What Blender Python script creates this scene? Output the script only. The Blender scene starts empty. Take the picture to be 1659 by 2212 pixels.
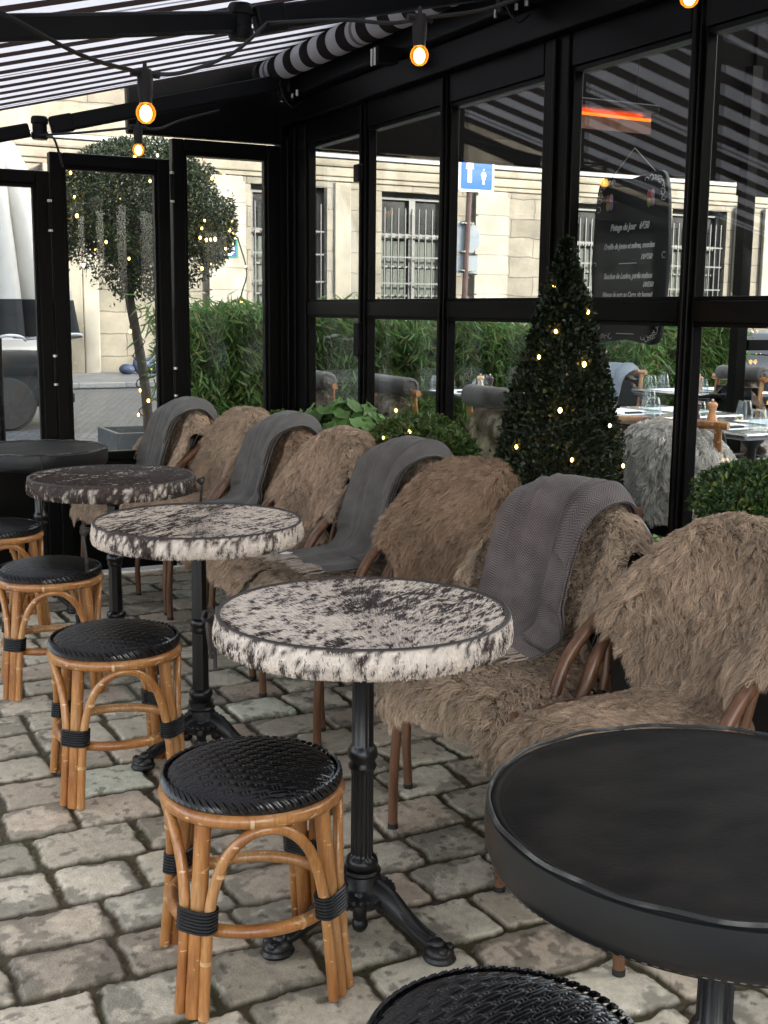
import bpy, math, random
import numpy as np
from mathutils import Vector, Matrix
random.seed(7); RNG = np.random.default_rng(7)
S = bpy.context.scene; C = S.collection
PI = math.pi; rad = math.radians

# ---------------------------------------------------------------- camera
CH = 1.40; PITCH = rad(9.59); ROLL = rad(-0.554); YAW = rad(27.07)
cam_d = bpy.data.cameras.new('camera'); cam = bpy.data.objects.new('camera', cam_d); C.objects.link(cam)
cam_d.sensor_fit = 'VERTICAL'; cam_d.sensor_height = 36.0; cam_d.lens = 2580/2212*36.0
cam_d.clip_end = 400; cam_d.clip_start = 0.05
_f = Vector((math.sin(YAW)*math.cos(PITCH), math.cos(YAW)*math.cos(PITCH), -math.sin(PITCH)))
_r = Vector((math.cos(YAW), -math.sin(YAW), 0)); _d = _f.cross(_r)
_R = _r*math.cos(ROLL) + _d*math.sin(ROLL); _D = -_r*math.sin(ROLL) + _d*math.cos(ROLL)
m = Matrix((( _R.x, -_D.x, -_f.x, 0), (_R.y, -_D.y, -_f.y, 0), (_R.z, -_D.z, -_f.z, CH), (0, 0, 0, 1)))
cam.matrix_world = m; S.camera = cam
S.render.resolution_x = 768; S.render.resolution_y = 1024
# ---------------------------------------------------------------- light
SUN_EL = rad(18); SUN_DIR = Vector((-0.6, 0.8, 0)).normalized()      # horizontal travel of the sunlight
w = bpy.data.worlds.new('World'); S.world = w; w.use_nodes = True
nt = w.node_tree; bg = nt.nodes['Background']
sky = nt.nodes.new('ShaderNodeTexSky'); sky.sky_type = 'NISHITA'; sky.sun_disc = False
sky.sun_elevation = SUN_EL; sky.sun_rotation = math.atan2(-SUN_DIR.x, -SUN_DIR.y)
sky.air_density = 1.0; sky.dust_density = 4.0; sky.ozone_density = 0.7
hs_w = nt.nodes.new('ShaderNodeHueSaturation'); hs_w.inputs['Saturation'].default_value = .38; nt.links.new(sky.outputs[0], hs_w.inputs['Color']); nt.links.new(hs_w.outputs[0], bg.inputs[0]); bg.inputs[1].default_value = 0.15
sun_d = bpy.data.lights.new('sun', 'SUN'); sun = bpy.data.objects.new('sun', sun_d); C.objects.link(sun)
sun_d.energy = 2.0; sun_d.angle = rad(0.5); sun_d.color = (1, 0.95, 0.87)
tr = Vector((SUN_DIR.x*math.cos(SUN_EL), SUN_DIR.y*math.cos(SUN_EL), -math.sin(SUN_EL)))
sun.rotation_euler = tr.to_track_quat('-Z', 'Y').to_euler()
S.view_settings.view_transform = 'Standard'; S.view_settings.look = 'None'
S.view_settings.gamma = 1; S.view_settings.exposure = 3.15
try:
    S.cycles.max_bounces = 8; S.cycles.transparent_max_bounces = 16; S.cycles.caustics_reflective = False; S.cycles.caustics_refractive = False
    S.cycles.sample_clamp_indirect = 6
except Exception: pass

# ---------------------------------------------------------------- materials
def srgb(*c): return tuple((x/255/12.92 if x/255 <= .04045 else ((x/255+.055)/1.055)**2.4) for x in c)
def newmat(name):
    m = bpy.data.materials.new(name); m.use_nodes = True
    return m, m.node_tree, m.node_tree.nodes['Principled BSDF']
def node(t, kind, **kw):
    n = t.nodes.new(kind)
    for k, v in kw.items():
        if k in n.inputs.keys(): n.inputs[k].default_value = v
        else: setattr(n, k, v)
    return n
def ramp(t, stops):
    r = t.nodes.new('ShaderNodeValToRGB'); e = r.color_ramp.elements
    while len(e) < len(stops): e.new(0.5)
    for i, (p, c) in enumerate(stops): e[i].position = p; e[i].color = (*c, 1) if len(c) == 3 else c
    return r
def tc(t, scale=(1, 1, 1), src='Object'):
    a = t.nodes.new('ShaderNodeTexCoord'); b = t.nodes.new('ShaderNodeMapping'); b.inputs['Scale'].default_value = scale
    t.links.new(a.outputs[src], b.inputs[0]); return b.outputs[0]
def mat(name, c1, c2=None, rough=.5, scale=8, bump=0, bscale=None, stretch=(1, 1, 1), metal=0, spec=.5, det=6, sheen=0, lo=.35, hi=.65, coat=0, bd=.01):
    m, t, p = newmat(name); p.inputs['Roughness'].default_value = rough; p.inputs['Metallic'].default_value = metal
    p.inputs['Specular IOR Level'].default_value = spec; p.inputs['Sheen Weight'].default_value = sheen; p.inputs['Coat Weight'].default_value = coat
    if c2 is None: p.inputs['Base Color'].default_value = (*c1, 1)
    if c2 is not None or bump:
        v = tc(t, stretch); n = node(t, 'ShaderNodeTexNoise', Scale=scale, Detail=det); t.links.new(v, n.inputs['Vector'])
        if c2 is not None:
            r = ramp(t, [(lo, c1), (hi, c2)]); t.links.new(n.outputs['Fac'], r.inputs[0]); t.links.new(r.outputs[0], p.inputs['Base Color'])
        if bump:
            n2 = node(t, 'ShaderNodeTexNoise', Scale=bscale or scale*4, Detail=6); t.links.new(v, n2.inputs['Vector'])
            b = node(t, 'ShaderNodeBump', Strength=bump, Distance=bd); t.links.new(n2.outputs['Fac'], b.inputs['Height']); t.links.new(b.outputs[0], p.inputs['Normal'])
    return m
def attr_mat(name, rough=.8, trans=0.0, sheen=0, bump=0, bscale=60, spec=.3, tint=(1, 1, 1)):
    m, t, p = newmat(name); a = t.nodes.new('ShaderNodeVertexColor'); a.layer_name = 'Col'
    mx = node(t, 'ShaderNodeMix', data_type='RGBA', blend_type='MULTIPLY'); mx.inputs[0].default_value = 1
    t.links.new(a.outputs[0], mx.inputs[6]); mx.inputs[7].default_value = (*tint, 1)
    t.links.new(mx.outputs[2], p.inputs['Base Color']); p.inputs['Roughness'].default_value = rough
    p.inputs['Specular IOR Level'].default_value = spec; p.inputs['Sheen Weight'].default_value = sheen
    if bump:
        v = tc(t); n2 = node(t, 'ShaderNodeTexNoise', Scale=bscale, Detail=8); t.links.new(v, n2.inputs['Vector'])
        b = node(t, 'ShaderNodeBump', Strength=bump, Distance=.004); t.links.new(n2.outputs['Fac'], b.inputs['Height']); t.links.new(b.outputs[0], p.inputs['Normal'])
    if trans:
        o = t.nodes['Material Output']; tb = t.nodes.new('ShaderNodeBsdfTranslucent'); mm = t.nodes.new('ShaderNodeMixShader')
        t.links.new(mx.outputs[2], tb.inputs[0]); mm.inputs[0].default_value = trans
        t.links.new(p.outputs[0], mm.inputs[1]); t.links.new(tb.outputs[0], mm.inputs[2]); t.links.new(mm.outputs[0], o.inputs[0])
    return m
def emis(name, col, s):
    m, t, p = newmat(name); t.nodes.remove(p); e = node(t, 'ShaderNodeEmission', Color=(*col, 1), Strength=s)
    t.links.new(e.outputs[0], t.nodes['Material Output'].inputs[0]); return m
def glass(name, tint=(1, 1, 1), ior=1.5, rough=0.0, boost=1.0):
    m, t, p = newmat(name); t.nodes.remove(p)
    lw = node(t, 'ShaderNodeLayerWeight', Blend=.5); pw = node(t, 'ShaderNodeMath', operation='POWER'); pw.inputs[1].default_value = 4.2; t.links.new(lw.outputs['Facing'], pw.inputs[0])
    f = node(t, 'ShaderNodeMath', operation='MULTIPLY_ADD', use_clamp=True); t.links.new(pw.outputs[0], f.inputs[0]); f.inputs[1].default_value = .60; f.inputs[2].default_value = .044
    tr_ = node(t, 'ShaderNodeBsdfTransparent', Color=(*tint, 1)); g = node(t, 'ShaderNodeBsdfGlossy', Roughness=rough)
    x = t.nodes.new('ShaderNodeMixShader'); mu = node(t, 'ShaderNodeMath', operation='MULTIPLY', use_clamp=True); mu.inputs[1].default_value = boost
    t.links.new(f.outputs[0], mu.inputs[0]); t.links.new(mu.outputs[0], x.inputs[0]); t.links.new(tr_.outputs[0], x.inputs[1]); t.links.new(g.outputs[0], x.inputs[2])
    t.links.new(x.outputs[0], t.nodes['Material Output'].inputs[0]); return m

M = {}
M['frame'] = mat('black_frame', (.0024, .0022, .0022), (.0042, .0038, .0036), rough=.36, scale=4, bump=.15, bscale=90, bd=.001, spec=.13)
M['arm'] = mat('awning_arm_metal', (.0045, .005, .006), (.008, .0085, .0095), rough=.42, scale=3, spec=.2)
M['iron'] = mat('cast_iron', (.004, .004, .0045), (.024, .025, .027), rough=.42, scale=9, bump=.35, bscale=60, bd=.003, lo=.45, hi=.75)
M['pole'] = mat('black_painted_pole', (.003, .003, .0034), (.007, .007, .0078), rough=.33, scale=14, bump=.2, bscale=120, bd=.001)
M['weave'] = mat('black_woven_resin', (.006, .006, .007), (.011, .011, .012), rough=.22, scale=60, spec=.6)
M['bind'] = mat('black_binding', (.011, .012, .014), rough=.25, spec=.6)
M['metal'] = mat('bright_metal', (.6, .58, .52), rough=.3, metal=1)
M['white_bind'] = mat('white_plastic_binding', (.5, .49, .46), (.36, .35, .32), rough=.5, scale=60)
M['brownwood'] = mat('brown_imitation_wood', (.095, .042, .021), (.17, .082, .043), rough=.33, scale=3, stretch=(14, 14, 1.6), spec=.5, bump=.1, bd=.001)
M['rubber'] = mat('rubber', (.012, .012, .012), rough=.7)
M['socket'] = mat('black_lamp_socket', (.013, .012, .012), rough=.55)
M['wire'] = mat('black_cable', (.012, .012, .012), rough=.6)
M['greenwire'] = mat('green_cable', (.006, .012, .010), rough=.6)
def cane():
    m, t, p = newmat('rattan_cane'); v = tc(t, (1, 1, .35))
    n = node(t, 'ShaderNodeTexNoise', Scale=9, Detail=7); t.links.new(v, n.inputs[0])
    r = ramp(t, [(.30, (.13, .040, .010)), (.42, (.29, .105, .026)), (.55, (.43, .19, .056)), (.70, (.50, .28, .12))]); t.links.new(n.outputs[0], r.inputs[0])
    v2 = tc(t, (60, 60, 5)); n2 = node(t, 'ShaderNodeTexNoise', Scale=3, Detail=4); t.links.new(v2, n2.inputs[0])
    r2 = ramp(t, [(.3, (.62, .62, .62)), (.6, (1, 1, 1))]); t.links.new(n2.outputs[0], r2.inputs[0])
    mx = node(t, 'ShaderNodeMix', data_type='RGBA', blend_type='MULTIPLY'); mx.inputs[0].default_value = .8
    t.links.new(r.outputs[0], mx.inputs[6]); t.links.new(r2.outputs[0], mx.inputs[7])
    n3 = node(t, 'ShaderNodeTexNoise', Scale=38, Detail=3); t.links.new(tc(t, (1, 1, 2.2)), n3.inputs[0])
    r3 = ramp(t, [(.66, (0, 0, 0)), (.70, (1, 1, 1))]); t.links.new(n3.outputs[0], r3.inputs[0])
    m2 = node(t, 'ShaderNodeMix', data_type='RGBA'); t.links.new(r3.outputs[0], m2.inputs[0]); t.links.new(mx.outputs[2], m2.inputs[6]); m2.inputs[7].default_value = (.62, .43, .24, 1)
    t.links.new(m2.outputs[2], p.inputs['Base Color']); p.inputs['Roughness'].default_value = .3; p.inputs['Coat Weight'].default_value = .3
    b = node(t, 'ShaderNodeBump', Strength=.2, Distance=.001); t.links.new(n2.outputs[0], b.inputs['Height']); t.links.new(b.outputs[0], p.inputs['Normal'])
    return m
M['cane'] = cane()
M['canejoint'] = mat('cane_joint', (.58, .40, .22), (.42, .22, .08), rough=.5, scale=60)
M['glass'] = glass('window_glass', (.97, .985, .975), 1.5)
M['tumbler'] = glass('tumbler_glass', (.93, .96, .97), 1.6, .02, 1.6)
M['bulbglass'] = None
def bulbglass():
    m, t, p = newmat('amber_bulb_glass'); t.nodes.remove(p)
    l = node(t, 'ShaderNodeLayerWeight', Blend=.35); e = node(t, 'ShaderNodeEmission', Color=(1, .33, .03, 1), Strength=.22)
    tr_ = node(t, 'ShaderNodeBsdfTransparent', Color=(1, .78, .42, 1)); x = t.nodes.new('ShaderNodeMixShader')
    t.links.new(l.outputs['Facing'], x.inputs[0]); t.links.new(tr_.outputs[0], x.inputs[1]); t.links.new(e.outputs[0], x.inputs[2])
    t.links.new(x.outputs[0], t.nodes['Material Output'].inputs[0]); return m
M['bulbglass'] = bulbglass()
M['filament'] = emis('glowing_filament', (1, .60, .16), 3.2)
M['fairy'] = emis('fairy_glow', (1, .52, .10), 3)
M['fairycool'] = emis('fairy_warm_white_glow', (1, .86, .55), 10)
M['heat'] = emis('heater_element_glow', (1, .11, .010), .45)
M['leather'] = mat('black_leather', (.0036, .0030, .0027), (.022, .0185, .0155), rough=.62, scale=11, bump=.35, bscale=150, bd=.0015, stretch=(1, 1.5, 1), det=14, lo=.30, hi=.80, spec=.12)
M['leatherside'] = mat('black_leather_side', (.0032, .0036, .0045), (.0055, .006, .007), rough=.42, scale=5, bump=.2, bscale=110, bd=.001)
M['piping'] = mat('worn_piping_edge', (.018, .018, .018), (.20, .20, .19), rough=.6, scale=14, lo=.48, hi=.70)
M['strap'] = mat('dark_leather_strap', (.02, .017, .016), (.035, .03, .028), rough=.6, scale=20)
M['cane_seat'] = M['cane']
M['hide'] = attr_mat('cowhide', rough=.7, sheen=.1)
M['hidehair'] = attr_mat('cowhide_hair', rough=.6, trans=.15, spec=.35)
M['furbase'] = mat('sheepskin_leather', (.16, .11, .075), (.12, .08, .055), rough=.9, scale=20)
M['fur'] = attr_mat('sheepskin_wool', rough=.75, trans=.25, spec=.25)
M['furhide'] = mat('sheepskin_underside', (.34, .26, .20), (.26, .19, .145), rough=.85, scale=8)
M['pot'] = mat('black_planter', (.010, .010, .010), (.017, .017, .017), rough=.5, scale=6)
M['zincbox'] = mat('grey_planter', (.055, .06, .065), (.085, .09, .095), rough=.5, scale=5)
M['soil'] = mat('soil', (.02, .014, .01), (.04, .03, .02), rough=1, scale=30)
M['bark'] = mat('bark', (.022, .018, .014), (.062, .050, .040), rough=.9, scale=14, stretch=(1, 1, .3), bump=.6, bscale=40)
M['twig'] = mat('twig', (.045, .033, .025), (.08, .06, .045), rough=.9, scale=20)
def leafmat(name, trans=.3, rough=.45): return attr_mat(name, rough=rough, trans=trans, spec=.4)
M['boxleaf'] = leafmat('boxwood_leaf', .15, .4); M['treeleaf'] = leafmat('tree_leaf', .3); M['bamboo'] = leafmat('bamboo_leaf', .4); M['ivy'] = leafmat('geranium_leaf', .35, .5)

def stripes():
    m, t, p = newmat('striped_awning_canvas')
    a = t.nodes.new('ShaderNodeUVMap'); a.uv_map = 'UVMap'; sx = t.nodes.new('ShaderNodeSeparateXYZ'); t.links.new(a.outputs[0], sx.inputs[0])
    # u in stripe periods; every 5th white band has a thin grey line
    def math_(op, x, y=None):
        n = node(t, 'ShaderNodeMath', operation=op)
        (t.links.new(x, n.inputs[0]) if not isinstance(x, (int, float)) else setattr(n.inputs[0], 'default_value', x))
        if y is not None: (t.links.new(y, n.inputs[1]) if not isinstance(y, (int, float)) else setattr(n.inputs[1], 'default_value', y))
        return n.outputs[0]
    fr = math_('FRACT', sx.outputs[0]); blk = math_('LESS_THAN', fr, .48)
    five = math_('FRACT', math_('MULTIPLY', math_('FLOOR', sx.outputs[0]), .2)); is5 = math_('LESS_THAN', five, .1)
    mid = math_('LESS_THAN', math_('ABSOLUTE', math_('SUBTRACT', fr, .74)), .07); thin = math_('MULTIPLY', is5, mid)
    c1 = node(t, 'ShaderNodeMix', data_type='RGBA'); t.links.new(thin, c1.inputs[0]); c1.inputs[6].default_value = (.74, .72, .74, 1); c1.inputs[7].default_value = (.25, .23, .25, 1)
    c2 = node(t, 'ShaderNodeMix', data_type='RGBA'); t.links.new(blk, c2.inputs[0]); t.links.new(c1.outputs[2], c2.inputs[6]); c2.inputs[7].default_value = (.022, .014, .013, 1)
    t.links.new(c2.outputs[2], p.inputs['Base Color']); p.inputs['Roughness'].default_value = .9
    n = node(t, 'ShaderNodeTexNoise', Scale=500, Detail=2); b = node(t, 'ShaderNodeBump', Strength=.1, Distance=.002); t.links.new(tc(t), n.inputs[0]); t.links.new(n.outputs[0], b.inputs['Height']); t.links.new(b.outputs[0], p.inputs['Normal'])
    tb = t.nodes.new('ShaderNodeBsdfTranslucent'); mm = t.nodes.new('ShaderNodeMixShader'); t.links.new(c2.outputs[2], tb.inputs[0]); mm.inputs[0].default_value = .42
    t.links.new(p.outputs[0], mm.inputs[1]); t.links.new(tb.outputs[0], mm.inputs[2]); t.links.new(mm.outputs[0], t.nodes['Material Output'].inputs[0])
    return m
M['stripe'] = stripes()
def herring(name, ca, cb, scale=1.0):
    m, t, p = newmat(name)
    a = t.nodes.new('ShaderNodeUVMap'); a.uv_map = 'UVMap'; sx = t.nodes.new('ShaderNodeSeparateXYZ'); t.links.new(a.outputs[0], sx.inputs[0])
    def mt(op, x, y=None):
        n = node(t, 'ShaderNodeMath', operation=op)
        (t.links.new(x, n.inputs[0]) if not isinstance(x, (int, float)) else setattr(n.inputs[0], 'default_value', x))
        if y is not None: (t.links.new(y, n.inputs[1]) if not isinstance(y, (int, float)) else setattr(n.inputs[1], 'default_value', y))
        return n.outputs[0]
    tri = mt('PINGPONG', mt('MULTIPLY', sx.outputs[0], 62*scale), 1.0)       # metres -> 1 cm half period
    s = mt('SINE', mt('MULTIPLY', mt('ADD', mt('MULTIPLY', sx.outputs[1], 130*scale), mt('MULTIPLY', tri, 1.9)), 2*PI))
    fac = mt('MULTIPLY_ADD', s, .35); fac_n = fac.node; fac_n.inputs[2].default_value = .5
    n = node(t, 'ShaderNodeTexNoise', Scale=14, Detail=8); t.links.new(tc(t), n.inputs[0])
    f2 = mt('ADD', fac, mt('MULTIPLY', mt('SUBTRACT', n.outputs[0], .5), 1.1))
    r = ramp(t, [(.15, ca), (.85, cb)]); t.links.new(f2, r.inputs[0]); t.links.new(r.outputs[0], p.inputs['Base Color'])
    p.inputs['Roughness'].default_value = .95; p.inputs['Sheen Weight'].default_value = .12; p.inputs['Specular IOR Level'].default_value = .1
    n2 = node(t, 'ShaderNodeTexNoise', Scale=260, Detail=4); t.links.new(tc(t), n2.inputs[0])
    b = node(t, 'ShaderNodeBump', Strength=.5, Distance=.0015); t.links.new(mt('ADD', n2.outputs[0], mt('MULTIPLY', s, .15)), b.inputs['Height']); t.links.new(b.outputs[0], p.inputs['Normal'])
    return m
M['wool1'] = herring('herringbone_wool', (.052, .043, .042), (.165, .138, .132))
M['wool2'] = herring('grey_wool', (.062, .057, .053), (.158, .147, .138), 1.3)
M['wool3'] = herring('blue_grey_wool', (.12, .145, .17), (.19, .22, .25), 1.3)
M['fringe'] = mat('wool_fringe', (.42, .36, .31), (.30, .25, .21), rough=.9, scale=60)
M['cream_fabric'] = mat('cream_parasol_fabric', (.44, .425, .39), (.54, .525, .49), rough=.85, scale=3, bump=.2, bscale=6, bd=.02)
M['darknavy'] = mat('dark_band_fabric', (.012, .014, .016), (.02, .022, .025), rough=.85, scale=6)

# ---------------------------------------------------------------- mesh helpers
class MB:
    def __init__(s): s.v = []; s.f = []; s.uv = None
    def add(s, vs, fs):
        o = len(s.v); s.v += [tuple(p) for p in vs]; s.f += [tuple(i+o for i in f) for f in fs]; return s
    def box(s, x0, x1, y0, y1, z0, z1):
        return s.add([(x0,y0,z0),(x1,y0,z0),(x1,y1,z0),(x0,y1,z0),(x0,y0,z1),(x1,y0,z1),(x1,y1,z1),(x0,y1,z1)],
                     [(0,3,2,1),(4,5,6,7),(0,1,5,4),(1,2,6,5),(2,3,7,6),(3,0,4,7)])
    def bar(s, a, b, w, h, up=(0, 0, 1)):      # rectangular beam from a to b
        a = Vector(a); b = Vector(b); d = (b-a).normalized(); u = Vector(up); r = d.cross(u).normalized(); u = r.cross(d).normalized()
        vs = []
        for p in (a, b):
            for i, j in ((-1,-1),(1,-1),(1,1),(-1,1)): vs.append(p + r*(w/2*i) + u*(h/2*j))
        return s.add(vs, [(0,1,2,3),(7,6,5,4),(0,4,5,1),(1,5,6,2),(2,6,7,3),(3,7,4,0)])
    def tube(s, pts, r, n=10, cap=True, closed=False, flat=None):
        P = [Vector(p) for p in pts]; k = len(P); rs = r if isinstance(r, (list, tuple)) else [r]*k
        T = []
        for i in range(k):
            a = P[(i-1) % k] if (i > 0 or closed) else P[0]; b = P[(i+1) % k] if (i < k-1 or closed) else P[-1]
            T.append((b-a).normalized())
        u = Vector((0, 0, 1)) if abs(T[0].z) < .9 else Vector((1, 0, 0)); u = (u - T[0]*u.dot(T[0])).normalized()
        vs = []; 
        for i in range(k):
            u = (u - T[i]*u.dot(T[i])).normalized(); v = T[i].cross(u)
            for j in range(n):
                a = 2*PI*j/n; vs.append(P[i] + (u*math.cos(a)*(flat or 1) + v*math.sin(a))*rs[i])
        fs = []
        for i in range(k if closed else k-1):
            for j in range(n):
                a = i*n+j; b = i*n+(j+1) % n; c = ((i+1) % k)*n+(j+1) % n; d = ((i+1) % k)*n+j; fs.append((a, b, c, d))
        if cap and not closed: fs.append(tuple(range(n))[::-1]); fs.append(tuple((k-1)*n+j for j in range(n)))
        return s.add(vs, fs)
    def lathe(s, prof, n=32, c=(0, 0, 0), mod=None, sx=1, sy=1):
        vs = []; fs = []; k = len(prof)
        for i, (r, z) in enumerate(prof):
            for j in range(n):
                a = 2*PI*j/n; rr = r*(mod(a, z, r) if mod else 1); vs.append((c[0]+rr*math.cos(a)*sx, c[1]+rr*math.sin(a)*sy, c[2]+z))
        for i in range(k-1):
            for j in range(n): fs.append((i*n+j, i*n+(j+1) % n, (i+1)*n+(j+1) % n, (i+1)*n+j))
        if prof[0][0] > 1e-5: fs.append(tuple(range(n))[::-1])
        if prof[-1][0] > 1e-5: fs.append(tuple((k-1)*n+j for j in range(n)))
        return s.add(vs, fs)
    def ball(s, c, r, n=16, k=9, sc=(1, 1, 1)):
        pr = [(max(r*math.sin(PI*i/k), 1e-4), -r*math.cos(PI*i/k)) for i in range(k+1)]
        o = len(s.v); s.lathe(pr, n)
        for i in range(o, len(s.v)):
            p = s.v[i]; s.v[i] = (c[0]+p[0]*sc[0], c[1]+p[1]*sc[1], c[2]+p[2]*sc[2])
        return s
    def prism(s, poly, h0, h1, axis='z'):      # extruded outline
        n = len(poly)
        def q(p, h): return {'z': (p[0], p[1], h), 'y': (p[0], h, p[1]), 'x': (h, p[0], p[1])}[axis]
        vs = [q(p, h0) for p in poly] + [q(p, h1) for p in poly]
        fs = [tuple(range(n))[::-1], tuple(range(n, 2*n))] + [(i, (i+1) % n, n+(i+1) % n, n+i) for i in range(n)]
        return s.add(vs, fs)
    def xform(s, mtx, start=0):
        for i in range(start, len(s.v)): s.v[i] = tuple(mtx @ Vector(s.v[i]))
        return s
    def build(s, name, m, parent=None, smooth=False, bevel=0, sub=0):
        me = bpy.data.meshes.new(name); me.from_pydata(s.v, [], s.f); me.materials.append(m)
        if smooth: me.polygons.foreach_set('use_smooth', [True]*len(me.polygons))
        me.update(); o = bpy.data.objects.new(name, me); C.objects.link(o)
        if parent: o.parent = parent
        if bevel:
            b = o.modifiers.new('bevel', 'BEVEL'); b.width = bevel; b.segments = 2; b.limit_method = 'ANGLE'
        if smooth:
            try: me.set_sharp_from_angle(angle=rad(50))
            except Exception: pass
        return o
def np_mesh(name, V, loops, starts, totals, m, parent=None, smooth=False, cols=None, uv=None):
    me = bpy.data.meshes.new(name); V = np.asarray(V, np.float32)
    me.vertices.add(len(V)); me.vertices.foreach_set('co', V.ravel())
    me.loops.add(len(loops)); me.loops.foreach_set('vertex_index', np.asarray(loops, np.int32))
    me.polygons.add(len(starts)); me.polygons.foreach_set('loop_start', np.asarray(starts, np.int32)); me.polygons.foreach_set('loop_total', np.asarray(totals, np.int32))
    me.polygons.foreach_set('use_smooth', np.full(len(starts), smooth))
    if cols is not None:
        a = me.color_attributes.new('Col', 'FLOAT_COLOR', 'POINT'); c = np.ones((len(V), 4), np.float32); c[:, :3] = cols; a.data.foreach_set('color', c.ravel())
    if uv is not None:
        l = me.uv_layers.new(name='UVMap'); l.data.foreach_set('uv', np.asarray(uv, np.float32)[np.asarray(loops)].ravel())
    me.materials.append(m); me.update(calc_edges=True); me.validate()
    o = bpy.data.objects.new(name, me); C.objects.link(o)
    if parent: o.parent = parent
    return o
def grid_mesh(name, P, m, parent=None, cols=None, uv=None, thick=0, smooth=True, m2=None):
    """P: (a,b,3) array of points; thick makes a second skin along the inward normal and closes the border"""
    a, b = P.shape[:2]; I = np.arange(a*b).reshape(a, b)
    q = np.stack([I[:-1, :-1], I[1:, :-1], I[1:, 1:], I[:-1, 1:]], -1).reshape(-1, 4)
    V = P.reshape(-1, 3)
    if thick:
        N = normals(P).reshape(-1, 3); V = np.concatenate([V, V - N*thick]); n = a*b
        border = np.concatenate([I[:, 0], I[-1, 1:], I[::-1, -1][1:], I[0, ::-1][1:-1]])
        nb = np.roll(border, -1); side = np.stack([border, border+n, nb+n, nb], -1)[:, ::-1]
        q = np.concatenate([q, q[:, ::-1]+n, side])
        if cols is not None: cols = np.concatenate([cols.reshape(-1, 3)]*2)
        if uv is not None: uv = np.concatenate([uv.reshape(-1, 2)]*2)
    if cols is not None: cols = cols.reshape(-1, 3)
    if uv is not None: uv = uv.reshape(-1, 2)
    k = len(q)
    return np_mesh(name, V, q.ravel(), np.arange(k)*4, np.full(k, 4), m, parent, smooth, cols, uv)
def normals(P):
    du = np.gradient(P, axis=0); dv = np.gradient(P, axis=1); N = np.cross(du, dv); return N/np.maximum(np.linalg.norm(N, axis=-1, keepdims=True), 1e-9)
_T = np.random.default_rng(3).random((256, 256))
def vn(x, y, s=0):
    x = np.asarray(x, float)+s*17.3; y = np.asarray(y, float)+s*9.7; xi = np.floor(x).astype(int); yi = np.floor(y).astype(int); fx = x-xi; fy = y-yi
    fx = fx*fx*(3-2*fx); fy = fy*fy*(3-2*fy); g = lambda a, b: _T[a % 256, b % 256]
    return (g(xi, yi)*(1-fx)+g(xi+1, yi)*fx)*(1-fy)+(g(xi, yi+1)*(1-fx)+g(xi+1, yi+1)*fx)*fy
def fbm(x, y, o=4, s=0):
    r = 0; a = .5; t = 0
    for i in range(o): r = r+a*vn(x*2**i, y*2**i, s+i); t += a; a *= .5
    return r/t
def norm(a): return a/np.maximum(np.linalg.norm(a, axis=-1, keepdims=True), 1e-9)
def strands(name, P, m, parent, width, cols, taper=(1, .9, .6), rt=1.0):
    """P: (n,4,3) points root..tip -> tapered blades"""
    n = len(P); d = norm(P[:, 2]-P[:, 0]); s = norm(np.cross(d, RNG.normal(size=(n, 3)))); w_ = np.asarray(width).reshape(-1, 1) if np.ndim(width) else width
    V = np.empty((n, 7, 3))
    for i in range(3):
        V[:, 2*i] = P[:, i]-s*w_*taper[i]*.5; V[:, 2*i+1] = P[:, i]+s*w_*taper[i]*.5
    V[:, 6] = P[:, 3]
    base = np.array([0, 1, 3, 2, 2, 3, 5, 4, 4, 5, 6]); L = (np.arange(n)[:, None]*7+base).ravel()
    st = (np.arange(n)[:, None]*11+np.array([0, 4, 8])).ravel(); to = np.tile([4, 4, 3], n)
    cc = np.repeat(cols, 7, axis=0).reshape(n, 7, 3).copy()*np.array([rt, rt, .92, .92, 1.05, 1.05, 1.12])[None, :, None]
    return np_mesh(name, V.reshape(-1, 3), L, st, to, m, parent, True, cc.reshape(-1, 3))
def leaves(name, P, D, N, L, W, m, parent, cols, fold=.25):
    n = len(P); D = norm(D); Sx = norm(np.cross(D, N)); N = np.cross(Sx, D); L = np.reshape(L, (-1, 1)); W = np.reshape(W, (-1, 1))
    V = np.empty((n, 6, 3)); V[:, 0] = P; V[:, 1] = P+D*L*.35-Sx*W*.5+N*W*fold; V[:, 2] = P+D*L*.35+Sx*W*.5+N*W*fold
    V[:, 3] = P+D*L*.72-Sx*W*.36+N*W*fold*.6; V[:, 4] = P+D*L*.72+Sx*W*.36+N*W*fold*.6; V[:, 5] = P+D*L-N*L*.08
    # centre-line shared by using root and tip: four faces
    base = np.array([0, 1, 3, 5, 0, 5, 4, 2]); Lp = (np.arange(n)[:, None]*6+base).ravel(); st = (np.arange(n)[:, None]*8+np.array([0, 4])).ravel()
    return np_mesh(name, V.reshape(-1, 3), Lp, st, np.full(2*n, 4), m, parent, False, np.repeat(cols, 6, axis=0))
def tag(o, label=None, cat=None, group=None, kind=None):
    if label: o['label'] = label
    if cat: o['category'] = cat
    if group: o['group'] = group
    if kind: o['kind'] = kind
    return o
def empty(name, loc=(0, 0, 0), rz=0):
    o = bpy.data.objects.new(name, None); C.objects.link(o); o.location = loc; o.rotation_euler = (0, 0, rz); o.empty_display_size = .1; return o
KIDS = {}
def children(o): return [c for c in bpy.data.objects if c.parent == o]
def copy_tree(o, parent=None):
    c = o.copy(); C.objects.link(c)
    if parent: c.parent = parent
    for ch in children(o): copy_tree(ch, c)
    return c
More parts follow.
